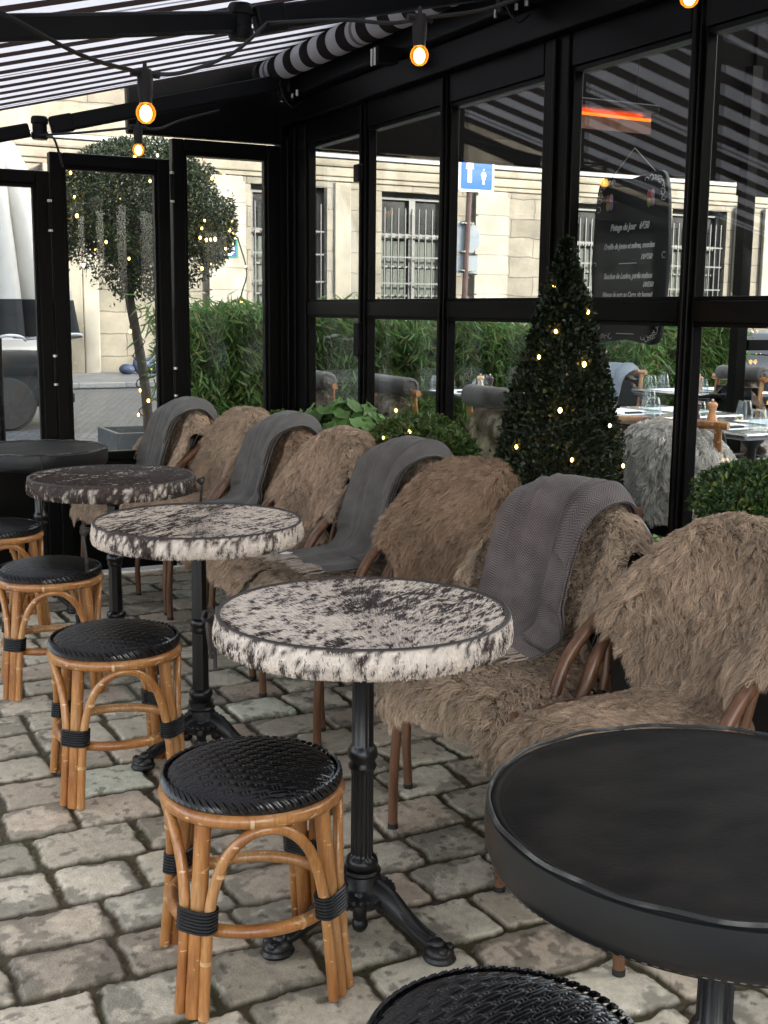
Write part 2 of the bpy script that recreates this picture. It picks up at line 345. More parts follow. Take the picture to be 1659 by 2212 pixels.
def text_mesh(s, size, m, parent, name='lettering', loc=(0, 0, 0), rot=(0, 0, 0), depth=.0008, shear=0, align='CENTER', sx=1, bold=0):
    cu = bpy.data.curves.new('t', 'FONT'); cu.body = s; cu.size = size; cu.extrude = depth; cu.shear = shear; cu.align_x = align; cu.resolution_u = 3; cu.offset = bold
    o = bpy.data.objects.new('t', cu); C.objects.link(o); bpy.context.view_layer.update()
    me = bpy.data.meshes.new_from_object(o.evaluated_get(bpy.context.evaluated_depsgraph_get())); bpy.data.objects.remove(o); me.name = name
    me.materials.clear(); me.materials.append(m)
    k = bpy.data.objects.new(name, me); C.objects.link(k); k.parent = parent; k.location = loc; k.rotation_euler = rot; k.scale = (sx, 1, 1); return k
def smoothpts(pts, n=40):
    """Catmull-Rom through points, any dimension"""
    P = np.array(pts, float); P = np.vstack([2*P[0]-P[1], P, 2*P[-1]-P[-2]]); k = len(P)-3; out = []
    for t in np.linspace(0, k-1e-6, n):
        i = int(t); f = t-i; a, b, c, d = P[i:i+4]
        out.append(.5*((2*b)+(-a+c)*f+(2*a-5*b+4*c-d)*f*f+(-a+3*b-3*c+d)*f**3))
    return np.array(out)
# ================================================================= SETTING
def cobbles():
    xs = np.concatenate([np.arange(-1.6, .15, .014), np.arange(.15, 2.012, .0052)]); ys = np.concatenate([np.arange(.2, 1.6, .01), np.arange(1.6, 3.6, .0052), np.arange(3.6, 6.25, .009)])
    X, Y = np.meshgrid(xs, ys, indexing='ij')
    wx = X+.018*(fbm(X*3, Y*3, 3, 1)-.5)*2+.009*(fbm(X*16, Y*16, 4, 2)-.5)*2; wy = Y+.022*(fbm(X*2.2, Y*2.2, 3, 5)-.5)*2+.011*(fbm(X*15, Y*15, 4, 6)-.5)*2
    rg = np.random.default_rng(11)
    hs = rg.uniform(.175, .22, 60); rb = np.concatenate([[-.2], -.2+np.cumsum(hs)])
    J = np.clip(np.searchsorted(rb, wy.ravel())-1, 0, 59).reshape(X.shape); ey = np.minimum(wy-rb[J], rb[J+1]-wy)
    EX = np.zeros_like(X); ID = np.zeros(X.shape, int); T = np.zeros_like(X); 
    for j in range(60):
        k = J == j
        if not k.any(): continue
        cb = np.concatenate([[-2.2], -2.2+rg.uniform(0, .15)+np.cumsum(rg.uniform(.19, .29, 40))]); x_ = wx[k]
        i = np.clip(np.searchsorted(cb, x_)-1, 0, 39); EX[k] = np.minimum(x_-cb[i], cb[i+1]-x_); ID[k] = j*40+i
    g = .005+.014*np.clip(fbm(X*9, Y*9, 3, 9)-.3, 0, 1)
    ex = np.maximum(EX-g, 0); eyy = np.maximum(ey-g, 0)
    d = np.minimum(ex, eyy); rc = .016; cx = np.maximum(rc-ex, 0); cy = np.maximum(rc-eyy, 0); d = np.where((cx > 0) & (cy > 0), np.maximum(rc-np.hypot(cx, cy), 0), d)
    d = np.maximum(d+(fbm(X*45, Y*45, 3, 33)-.5)*.012*(d > 0), 0)
    t = np.clip(d/.007, 0, 1); t = t*t*(3-2*t)
    tilt = rg.uniform(-1, 1, (2400, 3)); tl = tilt[ID]
    rough = (fbm(X*28, Y*28, 4, 20)-.5)*.0055+(fbm(X*7, Y*7, 3, 22)-.5)*.010
    z = -.010+t*(.008+tl[..., 0]*.002+rough*.7+.002*np.clip(d/.04, 0, 1))+(1-t)*(fbm(X*60, Y*60, 3, 30)-.5)*.008
    # pigment: each stone its own stone colour; blotches of dark lichen / damp eat in from the joints
    base = np.array([(.29, .27, .235), (.33, .31, .275), (.27, .255, .225), (.305, .27, .235), (.28, .245, .215), (.36, .345, .31)]); bc = base[rg.integers(0, 6, 2400)]*rg.uniform(.95, 1.45, (2400, 1)); col = np.minimum(bc[ID]*np.array([1.16, 1.10, .97])*1.22, .66)
    grain = .66+.42*fbm(X*55, Y*55, 4, 40)+.26*fbm(X*120, Y*120, 2, 44)+.10*(RNG.random(X.shape)-.5); col = col*grain[..., None]
    blot = .72*fbm(X*11, Y*11, 5, 50)+.28*fbm(X*60, Y*60, 3, 57)+.16*np.clip(1-d/.04, 0, 1)+rg.uniform(-.13, .13, 2400)[ID]; mk = np.clip((blot-.60)/.07, 0, 1)*np.clip(d/.004, 0, 1)
    dk = np.array([.115, .11, .088])*(.6+.9*fbm(X*70, Y*70, 3, 60))[..., None]; col = col*(1-mk[..., None]*.62)+dk*mk[..., None]*.62
    pits = np.clip((fbm(X*32, Y*32, 3, 70)-.70)/.03, 0, 1)[..., None]*.5; col = col*(1-pits)
    jt = np.array([.058, .045, .025])*(.5+1.1*fbm(X*80, Y*80, 3, 80))[..., None]; moss = np.clip((fbm(X*5, Y*5, 3, 90)-.52)/.1, 0, 1)[..., None]; jt = jt*(1-moss*.6)+np.array([.05, .05, .018])*moss*.6
    speck = (RNG.random(X.shape) > .996)[..., None]; jt = np.where(speck, np.array([.30, .25, .15]), jt)
    tt = np.clip(d/.007, 0, 1)[..., None]; col = jt*(1-tt)+col*tt
    P = np.stack([X, Y, z], -1)
    o = grid_mesh('cobbled_floor', P, M['stone'], cols=col)
    return tag(o, kind='structure')
M['stone'] = attr_mat('worn_cobble_stone', rough=.50, bump=.45, bscale=170, spec=.4)
o = cobbles()

def brickmat(name, c1, c2, cm, bw, rh, ms, rot=0, rough=.6, bump=.6, off=.5, bd=.01, nz=.25):
    m, t, p = newmat(name); a = t.nodes.new('ShaderNodeTexCoord'); b = t.nodes.new('ShaderNodeMapping'); b.inputs['Rotation'].default_value = rot if isinstance(rot, tuple) else (0, 0, rot); t.links.new(a.outputs['Object'], b.inputs[0])
    nz_ = node(t, 'ShaderNodeTexNoise', Scale=2.2, Detail=3); t.links.new(b.outputs[0], nz_.inputs[0]); va = node(t, 'ShaderNodeVectorMath', operation='MULTIPLY_ADD')
    t.links.new(nz_.outputs['Color'], va.inputs[0]); va.inputs[1].default_value = (rh*.3,)*3; t.links.new(b.outputs[0], va.inputs[2])
    k = node(t, 'ShaderNodeTexBrick', Scale=1.0); k.offset = off; k.inputs['Brick Width'].default_value = bw; k.inputs['Row Height'].default_value = rh; k.inputs['Mortar Size'].default_value = ms; k.inputs['Mortar Smooth'].default_value = .4; k.inputs['Bias'].default_value = 0
    k.inputs['Color1'].default_value = (*c1, 1); k.inputs['Color2'].default_value = (*c2, 1); k.inputs['Mortar'].default_value = (*cm, 1); t.links.new(va.outputs[0], k.inputs['Vector'])
    n = node(t, 'ShaderNodeTexNoise', Scale=1.3, Detail=9, Roughness=.65); t.links.new(a.outputs['Object'], n.inputs[0]); r = ramp(t, [(.3, (1-nz,)*3), (.7, (1+nz*.4,)*3)]); t.links.new(n.outputs[0], r.inputs[0])
    mx = node(t, 'ShaderNodeMix', data_type='RGBA', blend_type='MULTIPLY'); mx.inputs[0].default_value = 1; t.links.new(k.outputs[0], mx.inputs[6]); t.links.new(r.outputs[0], mx.inputs[7]); t.links.new(mx.outputs[2], p.inputs['Base Color'])
    p.inputs['Roughness'].default_value = rough; bu = node(t, 'ShaderNodeBump', Strength=bump, Distance=bd, invert=True); t.links.new(k.outputs['Fac'], bu.inputs['Height']); t.links.new(bu.outputs[0], p.inputs['Normal']); return m
M['street'] = brickmat('street_setts', (.10, .11, .125), (.06, .067, .077), (.018, .018, .018), .21, .13, .016, rot=.35, rough=.45, bd=.02)
M['slabs'] = brickmat('pavement_slabs', (.15, .154, .16), (.12, .125, .13), (.05, .05, .05), .9, .6, .01, rough=.5)
M['granite'] = mat('granite_kerb', (.09, .088, .075), (.24, .235, .21), rough=.7, scale=26, bump=.5, bscale=90, bd=.004, det=10)
def stoneface():
    m = brickmat('limestone_ashlar', (.088, .078, .058), (.118, .106, .082), (.05, .042, .03), 1.35, .46, .013, rot=(rad(-90), 0, 0), rough=.85, bump=.7, bd=.03, nz=.5)
    return m
M['ashlar'] = stoneface()
M['lime'] = mat('limestone_moulding', (.085, .075, .055), (.14, .126, .098), rough=.85, scale=2.4, bump=.3, bscale=14, bd=.01, det=10, stretch=(1, 1, .6))
M['limeplain'] = mat('pale_limestone_blocks', (.12, .112, .092), (.165, .155, .13), rough=.85, scale=1.7, bump=.3, bscale=9, bd=.02, det=10)
M['zinc'] = mat('zinc_flashing', (.09, .098, .11), (.12, .13, .145), rough=.5, scale=3)
M['grille'] = mat('grey_iron_bars', (.006, .0065, .007), (.010, .0105, .011), rough=.5, scale=8)
M['winframe'] = mat('pale_window_paint', (.042, .044, .042), (.058, .060, .057), rough=.6, scale=5)
M['curtain'] = mat('pale_green_blind', (.028, .036, .028), (.044, .053, .042), rough=.8, scale=3)
M['darkpane'] = mat('dark_window_pane', (.010, .011, .012), (.024, .026, .025), rough=.15, scale=1.5)

g = MB(); g.add([(-80, -40, -.05), (120, -40, -.05), (120, 80, -.05), (-80, 80, -.05)], [(0, 1, 2, 3)]); tag(g.build('street', M['street']), kind='structure')
b = MB().box(-60, 60, 21.6, 25.6, -.04, .07); tag(b.build('far_pavement', M['slabs'], bevel=.02), kind='structure')
b = MB().box(-4, 12, 6.25, 8.9, -.045, -.012); tag(b.build('near_pavement', M['slabs'], bevel=.01), kind='structure')
b = MB()
y = .3
for i in range(7):
    L = [.9, .85, .95, .8, .9, .95, .8][i]; b.box(2.012, 2.33, y, y+L-.012, -.04, .028); y += L
tag(b.build('granite_kerb_stones', M['granite'], bevel=.012), kind='structure')
b = MB().box(2.335, 9.5, -.5, 7.6, -.04, .015); tag(b.build('terrace_floor', M['slabs']), kind='structure')

# ---- the limestone building across the street -----------------------------------------
FY = 25.0
bld = empty('stone_building', (0, FY, 0)); tag(bld, 'long pale limestone building with barred ground floor windows across the street', 'building')
def bx(name, m, *a, bevel=0, parent=None):
    return MB().box(*a).build(name, m, parent or bld, bevel=bevel)
wins = [(9.47, 11.28, 1.05, 4.07), (12.64, 14.49, 1.05, 4.07), (18.12, 19.95, 1.05, 4.07), (21.1, 22.96, 1.05, 4.07), (26.3, 28.1, 1.05, 4.07), (30.5, 32.3, 1.05, 4.07), (0.2, 2.0, 1.05, 4.07), (-3.4, -1.6, 1.05, 4.07),
        (-7, -5.2, 1.05, 4.07), (-11, -9.2, 1.05, 4.07)]
wins2 = [(a, b_, 5.75, 8.6) for a, b_, _, _ in wins] + [(3.7, 5.2, 5.75, 8.6), (6.6, 7.9, 5.55, 8.6)]
# facade wall with real openings: strips between the openings
wb = MB(); rows = [(-.1, 1.05, []), (1.05, 4.07, wins), (4.07, 5.75, []), (5.75, 8.6, wins2), (8.6, 13, [])]
for z0, z1, ws in rows:
    x = -60
    for a, b_, *_ in sorted(ws): wb.box(x, a, 0, .5, z0, z1); x = b_
    wb.box(x, 45, 0, .5, z0, z1)
wb.build('wall', M['ashlar'], bld)
bx('plinth', M['lime'], 6.9, 45, -.09, -.002, -.09, .92, bevel=.03); bx('plinth', M['lime'], -60, 5.55, -.12, -.002, -.09, .5, bevel=.03)
bx('string_course', M['lime'], -60, 45, -.09, -.002, 4.32, 4.52, bevel=.03); bx('string_course', M['lime'], -60, 45, -.05, -.004, 4.22, 4.318, bevel=.02)
bx('cornice', M['lime'], -60, 45, -.13, -.003, 4.524, 4.70, bevel=.05); bx('flashing', M['zinc'], -60, 45, -.17, -.004, 4.704, 4.80, bevel=.02)
bx('parapet', M['lime'], -60, 45, -.10, -.006, 4.806, 5.4, bevel=.02)
bx('pilaster', M['lime'], 5.0, 5.72, -.32, -.005, -.05, 4.2, bevel=.03); bx('pilaster', M['limeplain'], 5.75, 6.08, -.20, -.004, -.04, 4.2, bevel=.03)
bx('pilaster', M['limeplain'], 8.5, 9.25, -.14, -.007, .93, 4.2, bevel=.03); bx('pilaster', M['limeplain'], 15.1, 15.95, -.16, -.007, .93, 4.2, bevel=.03)
bx('pilaster', M['lime'], 11.45, 11.85, -.06, -.007, .93, 4.2, bevel=.03); bx('pilaster', M['limeplain'], 23.2, 23.5, -.16, -.007, .93, 4.2, bevel=.03)
bx('pilaster', M['limeplain'], 24.2, 24.9, -.12, -.007, .93, 4.2, bevel=.03)
for zz in (1.35, 1.81, 2.27, 2.73, 3.19, 3.65): bx('groove_stone', M['limeplain'], 15.05, 15.98, -.172, -.162, zz, zz+.43, bevel=.012)
for zz in (1.35, 1.81, 2.27, 2.73, 3.19, 3.65): bx('groove_stone', M['limeplain'], 8.46, 9.29, -.152, -.142, zz, zz+.43, bevel=.012)
for (a, b_, z0, z1) in wins+wins2:
    w_ = empty('window'); w_.parent = bld; w_.location = ((a+b_)/2, .3, 0); hw = (b_-a)/2-.001
    f = MB().box(-hw, -hw+.14, -.04, .04, z0+.001, z1-.001).box(hw-.14, hw, -.04, .04, z0+.001, z1-.001).box(-hw+.141, hw-.141, -.04, .04, z1-.15, z1-.001).box(-hw+.141, hw-.141, -.04, .04, z0+.001, z0+.12).box(-.08, .08, -.05, .03, z0+.121, z1-.151)
    zt = z0+(z1-z0)*.68; f.box(-hw+.142, -.081, -.038, .038, zt-.06, zt+.06).box(.081, hw-.142, -.038, .038, zt-.06, zt+.06)
    for k in (.23, .45):
        zz = z0+(z1-z0)*k; f.box(-hw+.142, -.081, -.03, .03, zz-.02, zz+.02).box(.081, hw-.142, -.03, .03, zz-.02, zz+.02)
    f.build('frame', M['winframe'], w_)
    MB().box(-hw+.02, hw-.02, .042, .06, z0+.05, zt).build('blind', M['curtain'], w_); MB().box(-hw+.02, hw-.02, .045, .06, zt+.001, z1-.05).build('pane', M['darkpane'], w_)
    if z0 < 2:
        gr = MB(); nb = 10
        for k in range(nb): xx = -hw+.12+(2*hw-.24)*k/(nb-1); gr.tube([(xx, -.22, z0+.02), (xx, -.22, z1-.35)], .022, 6)
        for zz in (z0+.3, z0+.95, z0+1.55, z0+2.05): gr.box(-hw, hw, -.235, -.205, zz, zz+.035)
        gr.build('window_grille', M['grille'], w_)
MB().box(-60, 45, .5, .6, -.1, 13).build('back_wall', M['darkpane'], bld)
for x in (8.75, 19.9, 23.4): MB().tube([(x, -.3, 1.0), (x, -.3, 4.3)], .05, 10).build('downpipe', M['winframe'], bld, smooth=True) if x > 15 else None
for (xa, xb, lb_) in ((2, 35.1, 'unseen stone block added behind the camera to keep sun off the terrace'), (37.8, 80, 'second unseen stone block, added to narrow the sun patch on the facade')):
    nb_ = empty('unseen_sun_blocker', (xa, -14, 0)); tag(nb_, lb_, 'building')  # added out-of-view blocks: shade the terrace, their gap lets sun onto the facade
    MB().box(0, xb-xa, -14, 0, -.05, 17).build('wall', M['ashlar'], nb_)
    k = 0
    while 2+k*4 < xb-xa-2:
        for zz in (1.2, 5, 9, 13): MB().box(2+k*4, 3.3+k*4, .002, .05, zz, zz+2.4).build('shutters', M['darkpane'], nb_) if k < 7 else None
        k += 1
sf = empty('reflection_darkener', (-14, FY-.4, 0)); tag(sf, 'long dark front added out of view to darken the glass reflections', 'reflection_darkener')  # added out of view, a dark surface that keeps pane reflections dim
MB().box(-16, 15.5, 0, .09, -.05, 4.1).build('dark_board', M['frame'], sf)
for k in range(9): MB().box(-15+3.4*k, -12.6+3.4*k, -.03, -.002, .5, 3.1).build('dark_panel', M['darkpane'], sf)
# ---- glass partition along the banquette -----------------------------------------------
PX = 2.6; HZ = 2.258; GT = 2.2
gp = empty('glass_partition', (PX, 0, 0)); tag(gp, 'black framed glass partition running beside the sheepskin chairs', 'partition wall')
bays = [(5.305, 5.93), (4.525, 5.22), (3.775, 4.455), (2.99, 3.60), (2.29, 2.925), (1.60, 2.22), (.9, 1.52)]
edges = [6.2] + [v for a, b_ in bays for v in (b_, a)] + [.8]
for i in range(0, len(edges), 2):
    y1, y0 = edges[i], edges[i+1]
    p = MB(); mid = (y0+y1)/2
    if y1-y0 > .03:
        p.box(-.045, .015, y0+.014, y1-.014, 0, HZ+.1); p.box(-.028, .012, y0+.001, y0+.0135, .62, HZ); p.box(-.028, .012, y1-.0135, y1-.001, .62, HZ)
        p.box(-.060, -.0455, mid-.012, mid+.004, .03, HZ+.09)
    p.build('post', M['frame'], gp, bevel=.003)
for (a, b_) in bays:
    MB().box(-.040, .014, a+.0005, b_-.0005, 1.372, 1.438).box(-.028, .012, a+.001, b_-.001, 1.4385, 1.452).box(-.028, .012, a+.001, b_-.001, 1.358, 1.3715).build('rail', M['frame'], gp, bevel=.002)
    MB().box(-.046, .046, a+.0005, b_-.0005, .02, .60).box(-.03, .03, a+.0005, b_-.0005, .601, .66).build('kick_panel', M['frame'], gp, bevel=.003)
    MB().box(-.04, .04, a+.0005, b_-.0005, HZ-.012, HZ+.1005).box(-.028, .028, a+.001, b_-.001, HZ-.030, HZ-.0125).build('head_frame', M['frame'], gp, bevel=.002)
    MB().box(-.005, .005, a-.004, b_+.004, 1.4525, HZ-.0305).build('pane', M['glass'], gp)
    MB().box(-.005, .005, a-.004, b_+.004, .661, 1.3575).build('pane', M['glass'], gp)
# header beam above the panes and awning housing
MB().box(-.09, .07, .6, 6.26, HZ+.102, 2.47).build('header_beam', M['frame'], gp, bevel=.006)
hn = MB().box(-.075, -.0455, 5.24, 5.29, 1.18, 1.34).box(-.075, -.0455, 5.24, 5.30, 2.0, 2.08); hn.build('lever_handle', M['frame'], gp, bevel=.006)
# ---- front folding doors ---------------------------------------------------------------
FYD = 6.2
def door(x0, x1, top, label, hinge=None, kick=.66):
    d = empty('glazed_door', ((x0+x1)/2, FYD, 0)); h = (x1-x0)/2; tag(d, label, 'door', 'folding glazed doors at the street front')
    fw_ = .065
    MB().box(-h, -h+fw_, -.03, .03, .02, top).box(h-fw_, h, -.03, .03, .02, top).box(-h+fw_+.001, h-fw_-.001, -.03, .03, top-fw_, top).box(-h+fw_+.001, h-fw_-.001, -.03, .03, kick-.05, kick).build('frame', M['frame'], d, bevel=.006)
    MB().box(-h+fw_+.0005, -h+fw_+.016, -.018, .018, kick+.001, top-fw_-.001).box(h-fw_-.016, h-fw_-.0005, -.018, .018, kick+.001, top-fw_-.001).box(-h+fw_+.017, h-fw_-.017, -.018, .018, top-fw_-.016, top-fw_-.0005).build('bead', M['frame'], d)
    MB().box(-h+fw_+.002, h-fw_-.002, -.02, .02, .03, kick-.051).build('kick_panel', M['frame'], d)
    MB().box(-h+fw_-.004, h-fw_+.004, -.005, .005, kick-.004, top-fw_+.004).build('pane', M['glass'], d)
    if hinge is not None:
        for zz in hinge: MB().tube([(-h-.008, -.04, zz), (-h-.008, -.04, zz+.13)], .010, 10).build('hinge', M['frame'], d, smooth=True); MB().tube([(-h-.008, -.04, zz-.012), (-h-.008, -.04, zz-.001)], .012, 10).tube([(-h-.008, -.04, zz+.131), (-h-.008, -.04, zz+.143)], .012, 10).build('hinge_cap', M['metal'], d, smooth=True)
    return d
door(1.91, 2.50, 2.262, 'glazed door leaf nearest the dark corner post, tallest of the three', hinge=[.95, 1.95])
door(1.285, 1.895, 2.155, 'glazed door leaf with the round tree behind it', hinge=[1.02, 1.78])
door(.66, 1.281, 2.06, 'lowest glazed door leaf in front of the closed parasol')
door(.02, .656, 1.97, 'glazed door leaf cut by the left picture edge')
cp = empty('corner_post', (2.56, 6.2, 0)); tag(cp, 'thick black corner post where doors meet the glass partition', 'post')
MB().box(-.055, .03, -.05, .05, 0, 2.46).box(-.058, -.0555, -.03, -.02, .02, 2.4).build('column', M['frame'], cp, bevel=.004); MB().box(-.03, .01, -.075, -.0505, .02, 2.3).build('cover_strip', M['frame'], cp, bevel=.004)
fb = empty('front_beam', (1.6, 6.2, 2.272)); tag(fb, 'deep black beam and blind box above the street doors', 'beam')
MB().box(.085, .99, -.02, .04, .0, .42).build('blind_box', M['frame'], fb, bevel=.01)
MB().box(.995, 1.09, -.06, .05, .0, .5).build('end_cap', M['frame'], fb, bevel=.01)
# awning ------------------------------------------------------------------------------------
AX, AZ, SL = 2.36, 2.655, .25
aw = empty('striped_awning', (0, 0, 0)); tag(aw, 'black and white striped awning sloping overhead from the glass partition', 'awning')
PER = .204; ny = 2; xs = np.linspace(AX, -1.1, 24); ys = np.linspace(-.6, 6.06, 60)
Xg, Yg = np.meshgrid(xs, ys, indexing='ij'); Zg = AZ-SL*(AX-Xg)-.02*np.sin(np.clip((AX-Xg)/4.5, 0, 1)*PI)
cv = grid_mesh('canvas', np.stack([Xg, Yg, Zg], -1), M['stripe'], aw, uv=np.stack([(6.06-Yg)/PER, Xg], -1), smooth=True)
# fabric roll on its tube
n = 30; A = np.linspace(0, 2*PI, n); ys2 = np.linspace(-.6, 6.06, 40); Ag, Yr = np.meshgrid(A, ys2, indexing='ij'); RR = .062
rl = np.stack([AX+.012+RR*np.sin(Ag), Yr, AZ-RR-.001+RR*np.cos(Ag)], -1)
grid_mesh('fabric_roll', rl, M['stripe'], aw, uv=np.stack([(6.06-Yr)/PER, Ag], -1))
MB().box(AX+.10, AX+.26, -.6, 6.1, 2.475, 2.60).build('mounting_rail', M['arm'], aw, bevel=.01)
MB().box(AX-.06, AX+.2, -.6, 6.1, AZ+.035, AZ+.06).box(AX+.20, AX+.23, -.6, 6.1, 2.605, AZ+.06).build('cassette', M['arm'], aw, bevel=.004)
MB().box(-1.15, -1.07, -.6, 6.08, AZ-SL*(AX+1.1)-.07, AZ-SL*(AX+1.1)+.02).build('front_bar', M['arm'], aw, bevel=.01)
def fz(x, d=.135): return AZ-SL*(AX-x)-d
def arm(y_b, ex, ey, fx, fy, parent):
    a = empty('folding_arm'); a.parent = parent
    p0 = (AX+.07, y_b, fz(AX+.0)+.02); p1 = (ex, ey, fz(ex)); p2 = (fx, fy, fz(fx))
    q = Vector(p1)-Vector(p0); r = Vector(p2)-Vector(p1)
    MB().bar(p0, Vector(p1)-q.normalized()*.05, .04, .075).bar(Vector(p1)-q.normalized()*.16, Vector(p1)-q.normalized()*.05, .048, .083).build('upper_arm', M['arm'], a, bevel=.010)
    MB().bar(Vector(p1)+r.normalized()*.05, p2, .035, .065).build('forearm', M['arm'], a, bevel=.010)
    MB().lathe([(.001, -.052), (.034, -.052), (.040, -.040), (.040, -.02), (.034, -.018), (.034, .018), (.040, .02), (.040, .040), (.034, .052), (.001, .052)], 20, p1).build('elbow_joint', M['arm'], a, smooth=True)
    br = MB().box(p0[0]-.03, p0[0]+.10, y_b-.05, y_b+.05, p0[2]-.07, p0[2]+.06).box(p0[0]-.055, p0[0]+.03, y_b-.02, y_b+.02, p0[2]-.10, p0[2]-.03); br.build('bracket', M['arm'], a, bevel=.01)
    for dy in (-.035, .035, .10, -.1): MB().tube([(p0[0]-.0, y_b+dy, p0[2]-.09), (p0[0]-.0, y_b+dy, p0[2]-.06)], .008, 8).build('bolt', M['metal'], a)
    MB().tube(smoothpts([(p0[0]-.05, y_b-.02, p0[2]+.05), (p0[0]-.07, y_b-.05, p0[2]-.05), (p0[0]-.02, y_b-.07, p0[2]-.14), (p0[0]+.05, y_b-.05, p0[2]-.10)], 12).tolist(), .004, 6).build('spring_cable', M['wire'], a, smooth=True)
    return a
arm(3.80, 1.355, 3.651, -.9, 2.25, aw)
arm(5.85, 1.20, 5.95, -.9, 5.85, aw)
for yy in (4.75, 3.0): 
    MB().box(AX+.0, AX+.10, yy-.03, yy+.03, 2.43, 2.50).build('rail_clamp', M['arm'], aw, bevel=.006)
    for dy in (-.015, .015): MB().tube([(AX-.004, yy+dy, 2.42), (AX-.004, yy+dy, 2.49)], .006, 8).build('bolt', M['metal'], aw)
# ================================================================= TABLES
TH = .755
def pedestal(t, kind, rz):
    fl = (lambda a, z, r: 1-.10*max(0, math.cos(a*12))**2 if (.19 < z < .395 or .45 < z < .66) else 1) if kind == 'fluted' else None
    if kind == 'fluted':
        prof = [(.030, .155), (.034, .165), (.037, .175), (.034, .187), (.027, .192), (.0255, .20), (.025, .38), (.026, .392), (.030, .398), (.032, .405), (.028, .411), (.0285, .418), (.033, .425), (.034, .435), (.031, .444), (.027, .450), (.0245, .455), (.0235, .655), (.027, .66), (.031, .668), (.033, .676), (.030, .684), (.045, .69), (.05, .70)]
        MB().lathe(prof, 72, mod=fl).build('column', M['pole'], t, smooth=True)
    else:
        prof = [(.040, .150), (.040, .178), (.030, .180), (.034, .19), (.038, .20), (.036, .212), (.028, .218)]
        MB().lathe(prof, 28).build('collar', M['pole'], t, smooth=True); MB().lathe([(.025, .40), (.027, .402), (.0295, .408), (.028, .415), (.0275, .418), (.032, .426), (.033, .434), (.029, .442), (.025, .446)], 28).build('collar', M['pole'], t, smooth=True); MB().lathe([(.026, .64), (.0305, .646), (.028, .652), (.033, .660), (.033, .668), (.027, .676), (.05, .69), (.05, .70)], 28).build('collar', M['pole'], t, smooth=True)
        MB().lathe([(.0275, .219), (.0255, .40)], 8).lathe([(.0262, .447), (.0235, .64)], 8).build('column', M['pole'], t)
    bm = MB().lathe([(.001, .075), (.045, .075), (.066, .092), (.074, .104), (.074, .112), (.062, .120), (.052, .124), (.050, .130), (.046, .136), (.040, .150), (.044, .156), (.040, .162), (.001, .163)], 40)
    for k in range(28):
        a = 2*PI*k/28; bm.ball((.0725*math.cos(a), .0725*math.sin(a), .108), .0055, 6, 4, (1, 1, 1.5))
    for k in range(3):
        a = rz+PI/3+2*PI*k/3; c, s_ = math.cos(a), math.sin(a)
        bm.tube([(.045*c, .045*s_, .12), (.056*c, .056*s_, .10), (.058*c, .058*s_, .075), (.052*c, .052*s_, .045)], [.016, .017, .016, .006], 10); bm.ball((.054*c, .054*s_, .055), .019, 10, 7, (1, 1, 1.1))
    bm.build('base', M['iron'], t, smooth=True)
    for k in range(3):
        a = rz+2*PI*k/3; f = MB()
        pts = smoothpts([(.035, 0, .115), (.075, 0, .100), (.115, 0, .072), (.155, 0, .046), (.185, 0, .033)], 12)
        f.tube(pts.tolist(), [.030, .029, .028, .026, .024, .022, .020, .0185, .017, .016, .016, .015], 12)
        f.tube((pts+np.array([0, .013, .012])).tolist(), [.006]*12, 6); f.tube((pts+np.array([0, -.013, .012])).tolist(), [.006]*12, 6)
        f.ball((.205, 0, .020), .030, 16, 9, (1.15, 1.05, .72)); f.ball((.198, 0, .036), .019, 12, 8, (1.1, .9, .85)); f.ball((.222, .013, .030), .012, 10, 7); f.ball((.222, -.013, .030), .012, 10, 7); f.ball((.180, 0, .044), .010, 10, 6)
        f.lathe([(.001, -.0), (.030, 0), (.034, .008), (.030, .016), (.001, .017)], 18, (.205, 0, .001), sx=1.15)
        f.xform(Matrix.Rotation(a, 4, 'Z')); f.build('foot', M['iron'], t, smooth=True)
def hide_color(u, v, dark, s, th=.6):
    dark = dark+(.20*np.exp(-(((u-5.06)**2+(v-5.03)**2)/.024))-.05 if s == 1 else 0)
    c, q = math.cos(th), math.sin(th); al = u*c+v*q; ac = -u*q+v*c
    big = fbm(u*4, v*4, 3, s); st = fbm(al*38, ac*120, 3, s+5); md = fbm(al*13, ac*30, 3, s+9)
    st2 = fbm(al*70, ac*300, 2, s+15); k = big*.50+st*.9+st2*.8+md*.55-1.42+dark+.05*np.sin(ac*17+s)+RNG.normal(size=np.shape(u))*.05
    mk = np.clip(k/.09+.5, 0, 1)[..., None]
    wh = np.array([.80, .71, .63])*(.80+.3*RNG.random(np.shape(u)))[..., None]; bk = np.array([.045, .032, .028])*(.7+1.3*RNG.random(np.shape(u)))[..., None]
    return wh*(1-mk)+bk*mk
def tiebow(t, a, R, z, hang=.13, name='leather_tie'):
    c, s_ = math.cos(a), math.sin(a); m_ = MB(); P = lambda r, o, zz: (r*c-o*s_, r*s_+o*c, zz)
    m_.ball(P(R+.014, 0, z), .010, 8, 6)
    for o, L in ((-.012, hang), (.012, hang*.75)):
        pts = smoothpts([P(R+.014, 0, z), P(R+.026, o*1.4, z-.012), P(R+.022, o*2, z-L*.5), P(R+.018, o*1.3, z-L)], 10); m_.tube(pts.tolist(), .0052, 6, flat=.35)
    for o in (-1, 1):
        pts = smoothpts([P(R+.012, 0, z), P(R+.03, o*.018, z+.012), P(R+.032, o*.034, z-.004), P(R+.018, o*.016, z-.010), P(R+.012, 0, z)], 12); m_.tube(pts.tolist(), .004, 6, flat=.5)
    return m_.build(name, M['strap'], t, smooth=True)
